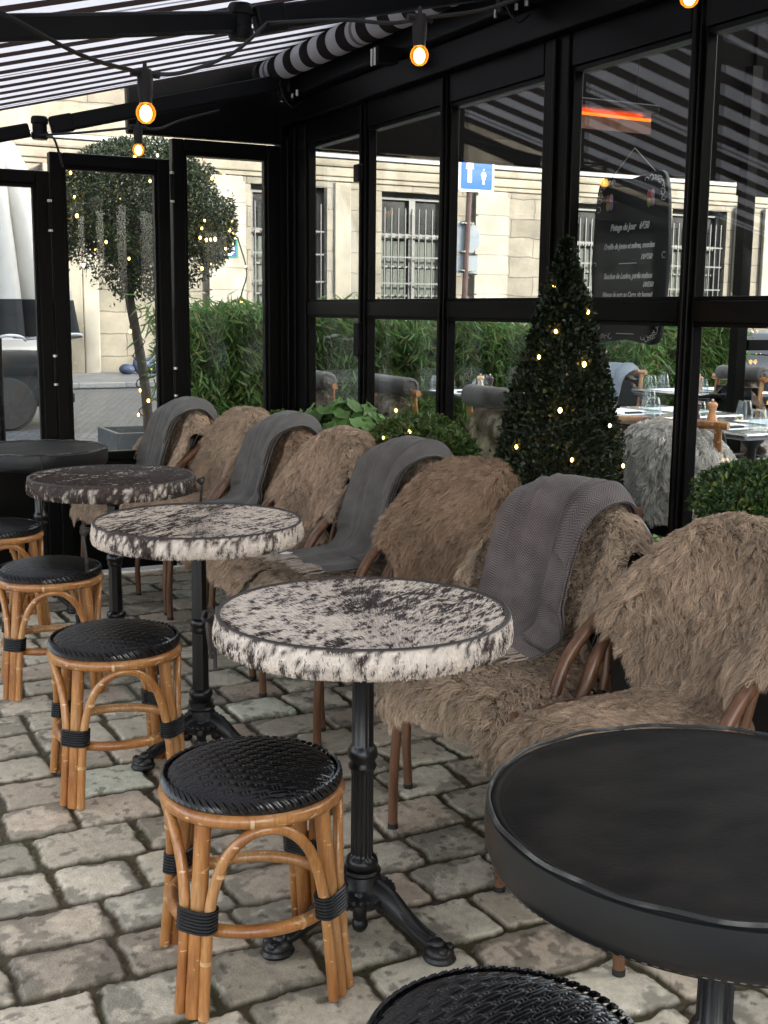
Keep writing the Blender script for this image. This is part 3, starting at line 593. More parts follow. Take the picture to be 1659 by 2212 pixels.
def table(x, y, label, cover, ped='fluted', rz=PI, seed=1, dark=0, ties=(), R=.312, top=TH):
    t = empty('bistro_table', (x, y, 0)); tag(t, label, 'table', 'round bistro tables in a row'); pedestal(t, ped, rz)
    MB().lathe([(.001, .7005), (.29, .7005), (.295, .706), (.295, .742), (.001, .742)], 48).build('tabletop', M['frame'], t)
    dz = top-.755
    if cover == 'hide':
        prof = [(.0008, .7555), (.10, .756), (.2, .7555), (.28, .755), (.300, .7545), (R-.006, .7535), (R-.002, .758), (R+.003, .7605), (R+.007, .758), (R+.007, .752), (R+.009, .744), (R+.012, .730), (R+.012, .715), (R+.008, .702), (R+.000, .695), (R-.012, .693), (R-.05, .697)]
        n = 180; A = np.linspace(0, 2*PI, n, endpoint=True); pr = np.array(prof); r = pr[:, 0][:, None]*np.ones(n); z = pr[:, 1][:, None]*np.ones(n)
        wob = (fbm(A*3, A*0+seed, 3, seed)-.5); wob[-1] = wob[0]; side = np.clip((.75-pr[:, 1])/.05, 0, 1)[:, None]; r = r+side*wob*.016; z = z+side*wob[::-1]*.010
        P = np.stack([r*np.cos(A), r*np.sin(A), z], -1); u = P[..., 0]; v = P[..., 1]
        col = hide_color(u+5, v+5, dark, seed); cs_ = hide_color(z+9+0*A, A*.33+9+0*z, dark-.03, seed, 0.); col[10:] = cs_[10:]; col[5:9] = col[5:9]*0+np.array([.05, .042, .04])
        c = grid_mesh('cowhide_cover', P[::-1], M['hide'], t, cols=col[::-1])
        # short combed hair on the top, flowing away from a spine line
        N = 34000; rr = (R-.008)*np.sqrt(RNG.random(N)); aa = RNG.random(N)*2*PI; px, py = rr*np.cos(aa), rr*np.sin(aa); th = .35+seed
        sx, sy = math.cos(th), math.sin(th); across = -px*sy+py*sx; dirx = sx+(-sy)*np.tanh(across*9)*.85+RNG.normal(size=N)*.14; diry = sy+sx*np.tanh(across*9)*.85+RNG.normal(size=N)*.14
        D = norm(np.stack([dirx, diry, np.zeros(N)], -1)); L = RNG.uniform(.010, .019, N)[:, None]
        Z0 = np.array([0, 0, 1.]); p0 = np.stack([px, py, np.full(N, .7548)], -1); Q = np.stack([p0, p0+D*L*.35+Z0*.0016, p0+D*L*.7+Z0*.0020, p0+D*L+Z0*(RNG.uniform(.0004, .003, N)[:, None])], 1)
        hc = hide_color(px+5, py+5, dark, seed)
        strands('cover_hair', Q, M['hidehair'], c, .0017, hc)
        N = 15000; aa = RNG.random(N)*2*PI; zz = RNG.uniform(.696, .756, N); s_ = np.clip((.752-zz)/.055, 0, 1); w_ = np.interp(aa, A, wob); rr = np.interp(-zz, -pr[8:15, 1], pr[8:15, 0])+w_*.016*s_-.0005; zz = zz+np.interp(aa, A, wob[::-1])*.010*s_
        o = np.stack([np.cos(aa), np.sin(aa), 0*aa], -1); p0 = o*rr[:, None]; p0[:, 2] = zz; D = norm(np.stack([-np.sin(aa)*RNG.normal(0, .35, N), np.cos(aa)*RNG.normal(0, .35, N), -np.ones(N)], -1)); L = np.minimum(RNG.uniform(.005, .009, N), np.maximum(zz-.6935, .001))[:, None]
        Q = np.stack([p0, p0+D*L*.35+o*.0010, p0+D*L*.7+o*.0012, p0+D*L+o*.0006], 1); hc = hide_color(zz+9, aa*.33+9, dark-.03, seed, 0.)
        strands('skirt_hair', Q, M['hidehair'], c, .0016, hc)
        pp = MB().tube([((R+.0025)*math.cos(a), (R+.0025)*math.sin(a), .7595) for a in np.linspace(0, 2*PI, 90, endpoint=False)], .0017, 6, closed=True); pp.build('piping', M['strap'], c, smooth=True)
    else:
        prof = [(.0008, .7555), (.15, .7558), (.25, .7552), (.288, .754), (.296, .7525), (R-.010, .7545), (R-.006, .7555), (R-.002, .7535)]
        MB().lathe(prof[::-1], 128).build('leather_cover', M['leather'], t, smooth=True)
        sd = MB().lathe([(R-.03, .682), (R-.010, .680), (R-.002, .684), (R+.004, .70), (R+.006, .73), (R+.005, .750), (R+.001, .7525)][::1], 128, mod=lambda a, z, r: 1+.006*math.sin(a*3+1)*(.755-z)/.07); sd.build('cover_skirt', M['leatherside'], t, smooth=True)
        MB().tube([((R+.0015)*math.cos(a), (R+.0015)*math.sin(a), .7575+.0012*math.sin(a*17)) for a in np.linspace(0, 2*PI, 140, endpoint=False)], .0030, 6, closed=True).build('worn_edge', M['piping'], t, smooth=True)
        st = MB()
        for k in range(150):
            a = 2*PI*k/150; a2 = a+.020; st.tube([((R+.0045)*math.cos(a), (R+.0045)*math.sin(a), .690), ((R+.0045)*math.cos(a2), (R+.0045)*math.sin(a2), .690)], .0007, 4)
        st.build('stitching', M['piping'], t)
        for a in (-1.72, 1.35):
            c, s_ = math.cos(a), math.sin(a); q = MB(); P = lambda r, o, zz: (r*c-o*s_, r*s_+o*c, zz)
            q.tube([P(R+.0075, -.003, .755), P(R+.0095, 0, .74), P(R+.0095, .002, .70), P(R+.007, .002, .675)], .0042, 6, flat=.5); q.build('seam_strap', M['piping'], t, smooth=True)
    for a in ties: tiebow(t, a, R+.006, .735)
    return t
table(1.085, 1.12, 'round table with plain black leather cover, nearest and largest in the picture', 'leather', rz=PI, ties=())
table(1.11, 2.265, 'round cowhide covered table with white streaks beside the nearest whole rattan stool', 'hide', 'fluted', PI, 1, .08, ties=(2.55,))
table(1.14, 3.49, 'speckled pale cowhide covered table, middle one of the three hide tables', 'hide', 'octagon', PI*1.06, 4, .00, ties=(2.9,))
table(1.15, 4.57, 'mostly dark brown cowhide covered table, farthest of the hide tables', 'hide', 'octagon', PI, 8, .28, ties=(-.35,))
table(1.075, 5.64, 'round table with plain black leather cover next to the street doors', 'leather', 'fluted', PI, ties=())

# ================================================================= STOOLS
def make_stool():
    t = empty('rattan_stool'); R = .183
    # woven seat as a height field
    n = 300; q = np.linspace(-1, 1, n); U, V = np.meshgrid(q, q, indexing='ij'); r_ = np.maximum(np.abs(U), np.abs(V)); rd = np.hypot(U, V); k = np.where(rd > 0, r_/np.maximum(rd, 1e-9), 1)
    X = U*k*R; Y = V*k*R; rr = np.hypot(X, Y)/R
    a = .0150; th = .10; xr = X*math.cos(th)+Y*math.sin(th); yr = -X*math.sin(th)+Y*math.cos(th)
    ii = np.floor(xr/a); jj = np.floor(yr/a); ph = 2*PI/4
    pf = lambda v: np.abs(np.sin(PI*2*v/a))**.55
    dx = np.mod(xr/a-.5-2*jj+2, 4)-2; hu = .0021*(1-2.0*np.exp(-(dx/.62)**2))+.0022*pf(yr)
    on = (np.mod(ii-2*jj, 4) == 0); dy = yr/a-.5-jj; hv = .0011*pf(xr)-.0012+np.where(on, .0036*np.exp(-(dy/.55)**2), 0)
    h = np.maximum(hu, hv); fade = np.clip((.985-rr)/.03, 0, 1)
    Z = .458+.013*(1-rr**2)-.026*np.clip(rr, 0, 1)**9+h*fade
    Xo = X*(1+.02*rr**6); Yo = Y*(1+.02*rr**6)
    grid_mesh('woven_seat', np.stack([Xo, Yo, Z], -1), M['weave'], t)
    rim = MB(); 
    for k_ in range(64):
        a0 = 2*PI*k_/64; a1 = a0+.16
        for o in (0, .006):
            pts = [(R*1.012*math.cos(x), R*1.012*math.sin(x), z) for x, z in ((a0+o*5, .452), (a0+.05+o*5, .447), (a0+.10+o*5, .437), (a1+o*5, .428))]
            pts = [(p[0]*s_, p[1]*s_, p[2]) for p, s_ in zip(pts, (.985, 1.0, 1.012, .995))]; rim.tube(pts, .0036, 5)
    for zz in (.4275, .433): rim.tube([(R*math.cos(x), R*math.sin(x), zz) for x in np.linspace(0, 2*PI, 64, endpoint=False)], .0045, 6, closed=True)
    rim.build('woven_rim', M['weave'], t, smooth=True)
    rz_ = lambda z: .172+.045*(1-z/.42)
    ring = lambda rad_, z, th_, mb, n_=72: mb.tube([(rad_*math.cos(x), rad_*math.sin(x), z+.0015*math.sin(3*x)) for x in np.linspace(0, 2*PI, n_, endpoint=False)], th_, 12, closed=True)
    ring(.180, .410, .0155, MB()).build('seat_ring', M['cane'], t, smooth=True)
    ring(.170, .172, .0135, MB()).build('stretcher_ring', M['cane'], t, smooth=True)
    jn = []
    for x, z, rr_ in ((-1.75, .410, .180), (.6, .410, .180), (2.6, .410, .180), (-1.15, .172, .170), (1.9, .172, .170)):
        jn.append(MB().tube([(rr_*math.cos(x+d), rr_*math.sin(x+d), z) for d in (-.022, 0, .022)], (.0162 if z > .3 else .0141), 12, cap=True))
    for k_ in range(4):
        a0 = PI/4+k_*PI/2
        leg = MB(); P = lambda ang, z, dr=0: ((rz_(z)+dr)*math.cos(ang), (rz_(z)+dr)*math.sin(ang), z)
        zs = np.linspace(0, .402, 9); leg.tube([P(a0, z, -.004) for z in zs], [.0175, .0178, .0172, .0176, .0170, .0174, .0168, .0172, .0168], 14)
        leg.build('leg', M['cane'], t, smooth=True)
        # the inverted U cane to the next leg
        a1 = a0+PI/2; pts = [P(a0+.135, .003, .004), P(a0+.135, .10, .004), P(a0+.145, .19, .004), P(a0+.19, .265, .004), P(a0+.32, .335, .004), P(a0+.55, .380, .004), P(a0+PI/4, .392, .004), P(a1-.55, .380, .004), P(a1-.32, .335, .004), P(a1-.19, .265, .004), P(a1-.145, .19, .004), P(a1-.135, .10, .004), P(a1-.135, .003, .004)]
        MB().tube(smoothpts(pts, 46).tolist(), .0115, 12).build('arch_cane', M['cane'], t, smooth=True)
        bd = MB(); c = Vector(P(a0, .20, .0)); er = Vector((math.cos(a0), math.sin(a0), 0)); et = Vector((-math.sin(a0), math.cos(a0), 0))
        for i in range(7):
            z = .183+i*.0068; rr0 = rz_(z)-.001; loop = []
            for x in np.linspace(0, 2*PI, 26, endpoint=False):
                cx, sx = math.cos(x), math.sin(x); e = .7
                loop.append(er*(rr0+.0215*math.copysign(abs(cx)**e, cx))+et*(.042*math.copysign(abs(sx)**e, sx))+Vector((0, 0, z+.002*sx)))
            bd.tube(loop, .0037, 6, closed=True)
        bd.build('binding', M['bind'], t, smooth=True)
        for zz in (.30, .12): jn.append(MB().tube([P(a0+.135+(0 if zz < .2 else .12), zz-.004, .004), P(a0+.135+(0 if zz < .2 else .125), zz+.004, .004)], .0121, 12))
    for q_ in jn: q_.build('cane_node', M['canejoint'], t, smooth=True)
    return t
st0 = make_stool()
sp = [(.842, 2.245, -.18, 'rattan stool with black woven seat, nearest one seen whole'), (.845, 3.385, -.10, 'rattan stool with black woven seat beside the speckled hide table'),
      (.868, 4.42, -.14, 'rattan stool under the dangling tie of the middle hide table'), (.835, 5.36, .05, 'rattan stool half cut by the left edge, beside the farthest table'), (.80, 1.20, .1, 'rattan stool of which only the black woven seat shows at the bottom edge')]
for i, (x, y, r, lb) in enumerate(sp):
    o = st0 if i == 0 else copy_tree(st0)
    o.location = (x, y, 0); o.rotation_euler = (0, 0, r); tag(o, lb, 'stool', 'rattan stools along the table row')

# ================================================================= CHAIRS, SHEEPSKINS, BLANKETS
# local frame: the sitter looks to +x
def make_chair():
    t = empty('bistro_armchair')
    for s_ in (-1, 1):
        lg = MB().tube(smoothpts([(.185, .195*s_, .455), (.20, .205*s_, .33), (.212, .21*s_, .15), (.208, .215*s_, .012)], 12).tolist(), .0135, 12); l_ = lg.build('leg', M['brownwood'], t, smooth=True)
        MB().lathe([(.001, 0), (.0145, 0), (.0145, .014), (.001, .0145)], 12, (.208, .215*s_, 0)).build('rubber_foot', M['rubber'], l_, smooth=True)
        lg = MB().tube(smoothpts([(-.19, .19*s_, .45), (-.215, .20*s_, .3), (-.25, .21*s_, .012)], 10).tolist(), .0135, 12); l_ = lg.build('leg', M['brownwood'], t, smooth=True)
        MB().lathe([(.001, 0), (.0145, 0), (.0145, .014), (.001, .0145)], 12, (-.25, .21*s_, 0)).build('rubber_foot', M['rubber'], l_, smooth=True)
        MB().tube(smoothpts([(-.345, .15*s_, .845), (-.315, .215*s_, .79), (-.235, .250*s_, .715), (-.12, .266*s_, .635), (-.03, .268*s_, .55), (.02, .262*s_, .45), (.04, .245*s_, .40), (.10, .21*s_, .385), (.19, .2*s_, .385)], 30).tolist(), .0165, 12).build('armrest', M['brownwood'], t, smooth=True)
        MB().tube(smoothpts([(-.20, .235*s_, .70), (-.14, .238*s_, .60), (-.11, .225*s_, .46)], 12).tolist(), .011, 10).build('back_stay', M['brownwood'], t, smooth=True)
        b = MB()
        for i in range(6):
            z = .345+i*.0065; b.tube([(.199+.0168*math.cos(x), .2045*s_+.0168*math.sin(x), z) for x in np.linspace(0, 2*PI, 16, endpoint=False)], .0034, 6, closed=True)
        for i in range(5):
            y_ = .20*s_-s_*(.022+i*.0065); b.tube([(.199+.0135*math.cos(x), y_, .355+.0135*math.sin(x)) for x in np.linspace(0, 2*PI, 14, endpoint=False)], .0034, 6, closed=True)
            x_ = .17-i*.0065; b.tube([(x_, .203*s_+.0135*math.cos(x), .365+.0135*math.sin(x)) for x in np.linspace(0, 2*PI, 14, endpoint=False)], .0034, 6, closed=True)
        b.build('white_binding', M['white_bind'], t, smooth=True)
        MB().tube([(.199, .2*s_, .355), (-.2, .195*s_, .36)], .0095, 8).tube([(.20, .2*s_, .33), (.08, .15*s_, .43)], .0075, 8).build('side_stretcher', M['brownwood'], t, smooth=True)
    MB().tube([(.199, -.2, .355), (.199, .2, .355)], .0095, 8).build('front_stretcher', M['brownwood'], t, smooth=True)
    MB().tube([(-.345+.02*(1-(k/.16)**2)*-1, k, .86+.012*(1-(k/.16)**2)) for k in np.linspace(-.16, .16, 9)], .0165, 12).build('top_rail', M['brownwood'], t, smooth=True)
    sr = [(.20*math.copysign(abs(math.cos(x))**.6, math.cos(x)), .20*math.copysign(abs(math.sin(x))**.6, math.sin(x)), .448) for x in np.linspace(0, 2*PI, 48, endpoint=False)]
    MB().tube(sr, .014, 10, closed=True).build('seat_rail', M['brownwood'], t, smooth=True)
    MB().prism([(p[0]*.97, p[1]*.97) for p in sr], .440, .456).build('seat', M['weave'], t)
    # woven back panel
    vv = np.linspace(0, 1, 12); uu = np.linspace(-1, 1, 14); Vg, Ug = np.meshgrid(vv, uu, indexing='ij')
    P = np.stack([-.19-.15*Vg+.05*Ug**2, Ug*(.15+.05*Vg), .46+.39*Vg], -1); grid_mesh('back_panel', P, M['weave'], t, thick=.01)
    return t
ch0 = make_chair()
PROF = [(-.395, .56, .17), (-.41, .72, .22), (-.39, .85, .235), (-.325, .918, .215), (-.262, .895, .24), (-.225, .79, .272), (-.190, .705, .262), (-.182, .64, .18), (-.155, .535, .175), (-.10, .495, .19), (0, .482, .222), (.13, .482, .235), (.225, .468, .23), (.262, .42, .21), (.268, .375, .17)]
def fur_surface(u, v, seed, prof=PROF, wrap=.075, droop=.05):
    sp_ = smoothpts(prof, 200); k = v*199; i = np.clip(k.astype(int), 0, 198); f = (k-i)[..., None]; q = sp_[i]*(1-f)+sp_[i+1]*f
    hw = q[..., 2]*(1+.16*(fbm(v*6, u*0+(u > 0)*3, 2, seed)-.5)*np.abs(u)); y = hw*u
    back = np.clip((q[..., 1]-.50)/.12, 0, 1); x = q[..., 0]+wrap*u*u*back*(1 if wrap else 0)-.02*(1-back)*u**4
    z = q[..., 1]-droop*np.abs(u)**3.5-.085*np.clip((q[..., 1]-.66)/.2, 0, 1)*np.abs(u)**2.6
    return np.stack([x, y, z], -1)
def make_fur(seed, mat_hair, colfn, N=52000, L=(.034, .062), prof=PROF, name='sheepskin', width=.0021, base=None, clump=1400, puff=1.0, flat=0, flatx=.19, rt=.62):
    t = empty(name)
    v, u = np.meshgrid(np.linspace(0, 1, 70), np.linspace(-1, 1, 34), indexing='ij'); P = fur_surface(u, v, seed, prof); Nn = normals(P)
    if Nn[20, 17, 2] < 0: Nn = -Nn
    P = P+Nn*((fbm(u*2+9, v*7, 3, seed)-.4)*.03)[..., None]*puff
    flip = normals(P)[20, 17, 2] < 0
    grid_mesh('hide', P[::-1] if flip else P, base or M['furbase'], t, thick=.010)
    def samp(A_, u_, v_):
        a = v_*69; b = (u_+1)*.5*33; i = np.clip(a.astype(int), 0, 68); j = np.clip(b.astype(int), 0, 32); fa = (a-i)[:, None]; fb = (b-j)[:, None]
        return (A_[i, j]*(1-fa)+A_[i+1, j]*fa)*(1-fb)+(A_[i, j+1]*(1-fa)+A_[i+1, j+1]*fa)*fb
    dV = norm(np.gradient(P, axis=0)); dU = norm(np.gradient(P, axis=1))
    # area weighting
    ar = np.linalg.norm(np.cross(np.gradient(P, axis=0), np.gradient(P, axis=1)), axis=-1).ravel(); cdf = np.cumsum(ar)/ar.sum(); idx = np.searchsorted(cdf, RNG.random(N)); vi, ui = np.unravel_index(np.clip(idx, 0, ar.size-1), P.shape[:2])
    vs = np.clip((vi+RNG.uniform(-.5, .5, N))/69, 0, 1); us = np.clip(((ui+RNG.uniform(-.5, .5, N))/33)*2-1, -1, 1)
    p0 = samp(P, us, vs); nn = norm(samp(Nn, us, vs)); dv = norm(samp(dV, us, vs)); du = norm(samp(dU, us, vs))
    top = prof[3][1] if len(prof) > 8 else 1e9; sgn = np.tanh((vs-.27)*9)[:, None] if len(prof) > 8 else 1.0
    sw = (fbm(us*2.5+3, vs*9+3, 3, seed+3)-.5)[:, None]*3.0; comb = norm(dv*sgn+du*(sw+us[:, None]*.45)+np.array([0, 0, -.30]))
    LL = RNG.uniform(*L, N)[:, None]*(.75+.5*fbm(us*4, vs*10, 2, seed+8))[:, None]
    if flat: LL = LL*np.where((np.abs(p0[:, 1]+.04) < flat-.01) & (p0[:, 0] < flatx) & (p0[:, 2] > .47), .16, 1.0)[:, None]
    tip = p0+nn*LL*.58+comb*LL*.80+RNG.normal(size=(N, 3))*.0035
    mid1 = p0+nn*LL*.34+comb*LL*.12; mid2 = p0+nn*LL*.56+comb*LL*.42
    # clumping
    cs = RNG.integers(0, N, clump); cc = p0[cs]; ct = tip[cs]+RNG.normal(size=(clump, 3))*.006; g = {}
    cell = .02; key = np.floor(cc/cell).astype(int)
    for i_, k_ in enumerate(map(tuple, key)): g.setdefault(k_, []).append(i_)
    nearest = np.full(N, -1); kk = np.floor(p0/cell).astype(int); uq, inv = np.unique(kk, axis=0, return_inverse=True); inv = inv.ravel()
    order = np.argsort(inv); bnd = np.searchsorted(inv[order], np.arange(len(uq)+1))
    for q_ in range(len(uq)):
        c_ = [j for dx in (-1, 0, 1) for dy in (-1, 0, 1) for dz in (-1, 0, 1) for j in g.get((uq[q_][0]+dx, uq[q_][1]+dy, uq[q_][2]+dz), ())]
        if not c_: continue
        ids = order[bnd[q_]:bnd[q_+1]]; c_ = np.array(c_); d2 = ((p0[ids][:, None]-cc[c_][None])**2).sum(-1); nearest[ids] = c_[d2.argmin(1)]
    ok = nearest >= 0; off = np.zeros((N, 3)); off[ok] = (ct[nearest[ok]]-tip[ok]); k1 = RNG.uniform(.35, .78, N)[:, None]
    tip = tip+off*k1; mid2 = mid2+off*k1*.45
    cu_ = np.cross(nn, comb)*(RNG.normal(size=(N, 1))*.006+np.sin(nearest*1.9)[:, None]*.008); mid2 = mid2+cu_; Q = np.stack([p0, mid1, mid2, tip], 1); cl = colfn(us, vs, N)
    cl = cl*(.75+.5*vn(nearest*1.37, nearest*.73, 1))[:, None]
    strands('wool', Q, mat_hair, t, width, cl*1.08, rt=rt)  # shade within the wool put into its colour: roots darkened, tips lightened
    return t
def brown(u, v, N):
    f = (.7+.55*fbm(u*2.5, v*8, 3, 30))[:, None]; r = RNG.uniform(.8, 1.2, N)[:, None]; return np.array([.49, .375, .275])*f*r
def brown2(u, v, N):
    f = (.7+.55*fbm(u*2.5+4, v*8, 3, 33))[:, None]; r = RNG.uniform(.8, 1.2, N)[:, None]; return np.array([.52, .405, .30])*f*r
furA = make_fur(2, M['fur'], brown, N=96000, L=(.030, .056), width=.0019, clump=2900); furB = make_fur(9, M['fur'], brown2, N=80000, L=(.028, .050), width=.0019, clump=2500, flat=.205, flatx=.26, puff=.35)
# blankets
def make_blanket(seed, m, front=.06, hw=.165, fold=True, L=.078, slide=0, off_y=-.032):
    t = empty('wool_blanket')
    prof = [(-.415, .60), (-.428, .75), (-.41, .87), (-.365, .930), (-.30, .937), (-.222, .89), (-.172, .78), (-.142, .675), (-.118, .610), (-.075, .565), (-.01, .545), (front+.01, .540)]
    def sheet(u0, u1, off, vmax=1.0, nU=60):
        sp_ = smoothpts(prof, 160)[:int(160*vmax)]; nV = len(sp_); uu = np.linspace(u0, u1, nU); V, U = np.meshgrid(np.arange(nV), uu, indexing='ij'); q = sp_[V]
        tt = V/160.; sq = 1-.12*np.sin(np.clip((tt-.35)/.5, 0, 1)*PI); y = hw*U*sq+slide*tt+off_y
        back = np.clip((q[..., 1]-.54)/.1, 0, 1); x = q[..., 0]+.055*U*U*back
        z = q[..., 1]-.040*np.abs(U)**2.4*np.clip((q[..., 1]-.6)/.2, 0, 1)-.008*U*U
        P = np.stack([x, y, z], -1); n_ = normals(P)
        if n_[nV//3, nU//2, 2] < 0: n_ = -n_
        wv = .007*np.sin(U*7+seed+2.0*fbm(U*1.5, tt*3, 2, seed))*np.clip((tt-.3)*3, .25, 1)+.012*(fbm(U*1.6+seed, tt*9, 3, seed)-.5)
        # long crease lines down the drape
        for c0, wd, am in ((-.55, .05, .006), (-.32, .04, .005), (.45, .06, .006)):
            wv = wv+am*np.exp(-((U-c0-.08*np.sin(tt*5+seed))/wd)**2)
        return P+n_*(wv+off)[..., None] if np.ndim(off) else P+n_*(wv+off)[..., None], U, V
    P, U, V = sheet(-1, 1, .004); arc = np.concatenate([[0], np.cumsum(np.linalg.norm(np.diff(P[:, 30], axis=0), axis=1))]); uv = np.stack([U*hw, arc[V]], -1)
    fl = normals(P)[50, 30, 2] < 0; F = (lambda a: a[::-1]) if fl else (lambda a: a)
    o = grid_mesh('throw', F(P), m, t, uv=F(uv), thick=.006)
    if fold:
        P2, U2, V2 = sheet(.50, 1.03, .016, .93, 20); uv2 = np.stack([U2*hw+.3, arc[V2]+.1], -1); grid_mesh('folded_edge', F(P2), m, t, uv=F(uv2), thick=.007)
        P3, U3, V3 = sheet(.68, 1.10, .030, .55, 16); uv3 = np.stack([U3*hw+.5, arc[V3]+.2], -1); grid_mesh('folded_edge', F(P3), m, t, uv=F(uv3), thick=.007)
    fr = MB(); rg = random.Random(seed)
    for k in range(46):
        j = 1+int(57*k/45); b = Vector(P[-1, j]); d = Vector((.6+rg.uniform(-.2, .35), rg.uniform(-.35, .35), .02)).normalized(); s_ = Vector((-d.y, d.x, 0))*rg.uniform(-.010, .010)
        fr.tube(smoothpts([b, b+d*L*.35+s_, b+d*L*.7-s_+Vector((0, 0, -.003)), b+d*L*rg.uniform(.85, 1.2)+Vector((0, 0, -.006))], 6).tolist(), [.002, .0025, .0021, .0025, .0021, .0014], 5)
    fr.build('fringe', M['fringe'], t, smooth=True)
    return t
bl0 = make_blanket(3, M['wool1']); bl1 = make_blanket(8, M['wool2'], front=.16, hw=.17, slide=.03)
CH_ = [  # front-leg midpoint, facing angle (deg, from -X toward -Y), blanket kind
    (1.52, 2.085, 4, None), (1.50, 2.53, 17, 0), (1.55, 3.17, 15, None), (1.55, 3.73, 6, 1), (1.56, 4.37, 2, None), (1.56, 4.93, 4, 1), (1.55, 5.45, 2, None), (1.41, 5.90, 8, 1)]
lb = ['nearest and largest, between the black leather table and the wall', 'under the brown herringbone blanket', 'between the herringbone blanket and the long grey blanket', 'under the grey blanket with the white tag',
      'behind the speckled hide table', 'under the second farthest blanket', 'next to the last chair', 'farthest, beside the street doors']
bll = {1: 'brown grey herringbone blanket with fringe, nearest of the four', 3: 'dark grey fringed blanket reaching down to the fur seat, with a white tag', 5: 'grey striped blanket with fringe behind the speckled hide table', 7: 'plain grey blanket on the farthest chair by the doors'}
FT = [M['fur'], attr_mat('sheepskin_wool_pale', rough=.75, trans=.25, spec=.25, tint=(1.12, 1.12, 1.15)), attr_mat('sheepskin_wool_dark', rough=.75, trans=.25, spec=.25, tint=(.86, .80, .76))]
for i, (x, y, a, bk) in enumerate(CH_):
    th = rad(180+a); c, s_ = math.cos(th), math.sin(th); ox, oy = x-c*.205, y-s_*.205
    o = ch0 if i == 0 else copy_tree(ch0); o.location = (ox, oy, 0); o.rotation_euler = (0, 0, th); tag(o, 'brown bentwood armchair, '+lb[i], 'chair', 'brown armchairs along the partition')
    src = furA if bk is None else furB
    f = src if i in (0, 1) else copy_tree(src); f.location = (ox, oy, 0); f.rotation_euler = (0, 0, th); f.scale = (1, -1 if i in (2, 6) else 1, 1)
    if i == 0: f.location = (ox, oy-.05, 0)
    tag(f, 'brown sheepskin on the armchair '+lb[i], 'sheepskin', 'sheepskins over the brown armchairs')
    if i > 1:
        for k_ in children(f):
            if k_.name.startswith('wool'): k_.material_slots[0].link = 'OBJECT'; k_.material_slots[0].material = FT[i % 3]
    if bk is not None:
        srcb = bl0 if bk == 0 else bl1; bo = srcb if i in (1, 3) else copy_tree(srcb); bo.location = (ox, oy, .0); bo.rotation_euler = (0, 0, th); tag(bo, bll[i], 'blanket', 'wool blankets over the chair backs')
        if i == 3: MB().box(-.02, .02, -.014, .014, 0, .0015).xform(Matrix.Translation((.15, -.14, .542)) @ Matrix.Rotation(.4, 4, 'Z')).build('care_label', mat('white_label', (.75, .75, .73), rough=.7), bo)
# ================================================================= PLANTS
def leafcols(n, base, var=.35, alt=None, fr=.1):
    c = np.array(base)*RNG.uniform(1-var, 1+var, (n, 1))*RNG.uniform(.85, 1.15, (n, 3))
    if alt is not None: k = RNG.random(n) < fr; c[k] = np.array(alt)*RNG.uniform(.7, 1.2, (k.sum(), 1))
    return c
def rnd_dir(n): return norm(RNG.normal(size=(n, 3)))
def fairy(name_label, pts_wire, bulbs, size=.006, m=None, group='fairy light strings on the plants', wire_r=.0022, wm=None):
    c = empty('fairy_light_string', pts_wire[0]); o = Vector(pts_wire[0])
    MB().tube([Vector(p)-o for p in pts_wire], wire_r, 5).build('cable', wm or M['greenwire'], c, smooth=True)
    for b in bulbs:
        r = size*RNG.uniform(.8, 1.2); l = MB().ball(Vector(b)-o, r, 8, 6, (1, 1, 1.4)).build('bulb', m or M['fairy'], c, smooth=True)
    return tag(c, name_label, 'fairy lights', group)
def pot_round(x, y, r, h, label, z0=0.03):
    p = empty('plant_pot', (x, y, z0)); tag(p, label, 'pot'); MB().lathe([(.001, 0), (r*.72, 0), (r*.96, h-.03), (r*1.03, h-.03), (r*1.03, h), (r*.93, h), (r*.90, h-.04), (.001, h-.04)], 32).build('bowl', M['pot'], p, smooth=True); MB().lathe([(.001, h-.038), (r*.89, h-.038)], 24).build('soil', M['soil'], p)
    return p
def box_planter(x, y, wx, wy, h, label, m=None, z0=.03, t_=.02):
    p = empty('planter_box', (x, y, z0)); tag(p, label, 'planter'); a, b = wx/2, wy/2
    MB().box(-a, a, -b, -b+t_, 0, h).box(-a, a, b-t_, b, 0, h).box(-a, -a+t_, -b+t_+.001, b-t_-.001, 0, h).box(a-t_, a, -b+t_+.001, b-t_-.001, 0, h).box(-a+t_+.001, a-t_-.001, -b+t_+.001, b-t_-.001, .02, .04).build('box', m or M['pot'], p, bevel=.004)
    MB().box(-a+t_+.002, a-t_-.002, -b+t_+.002, b-t_-.002, .041, h-.05).build('soil', M['soil'], p); return p
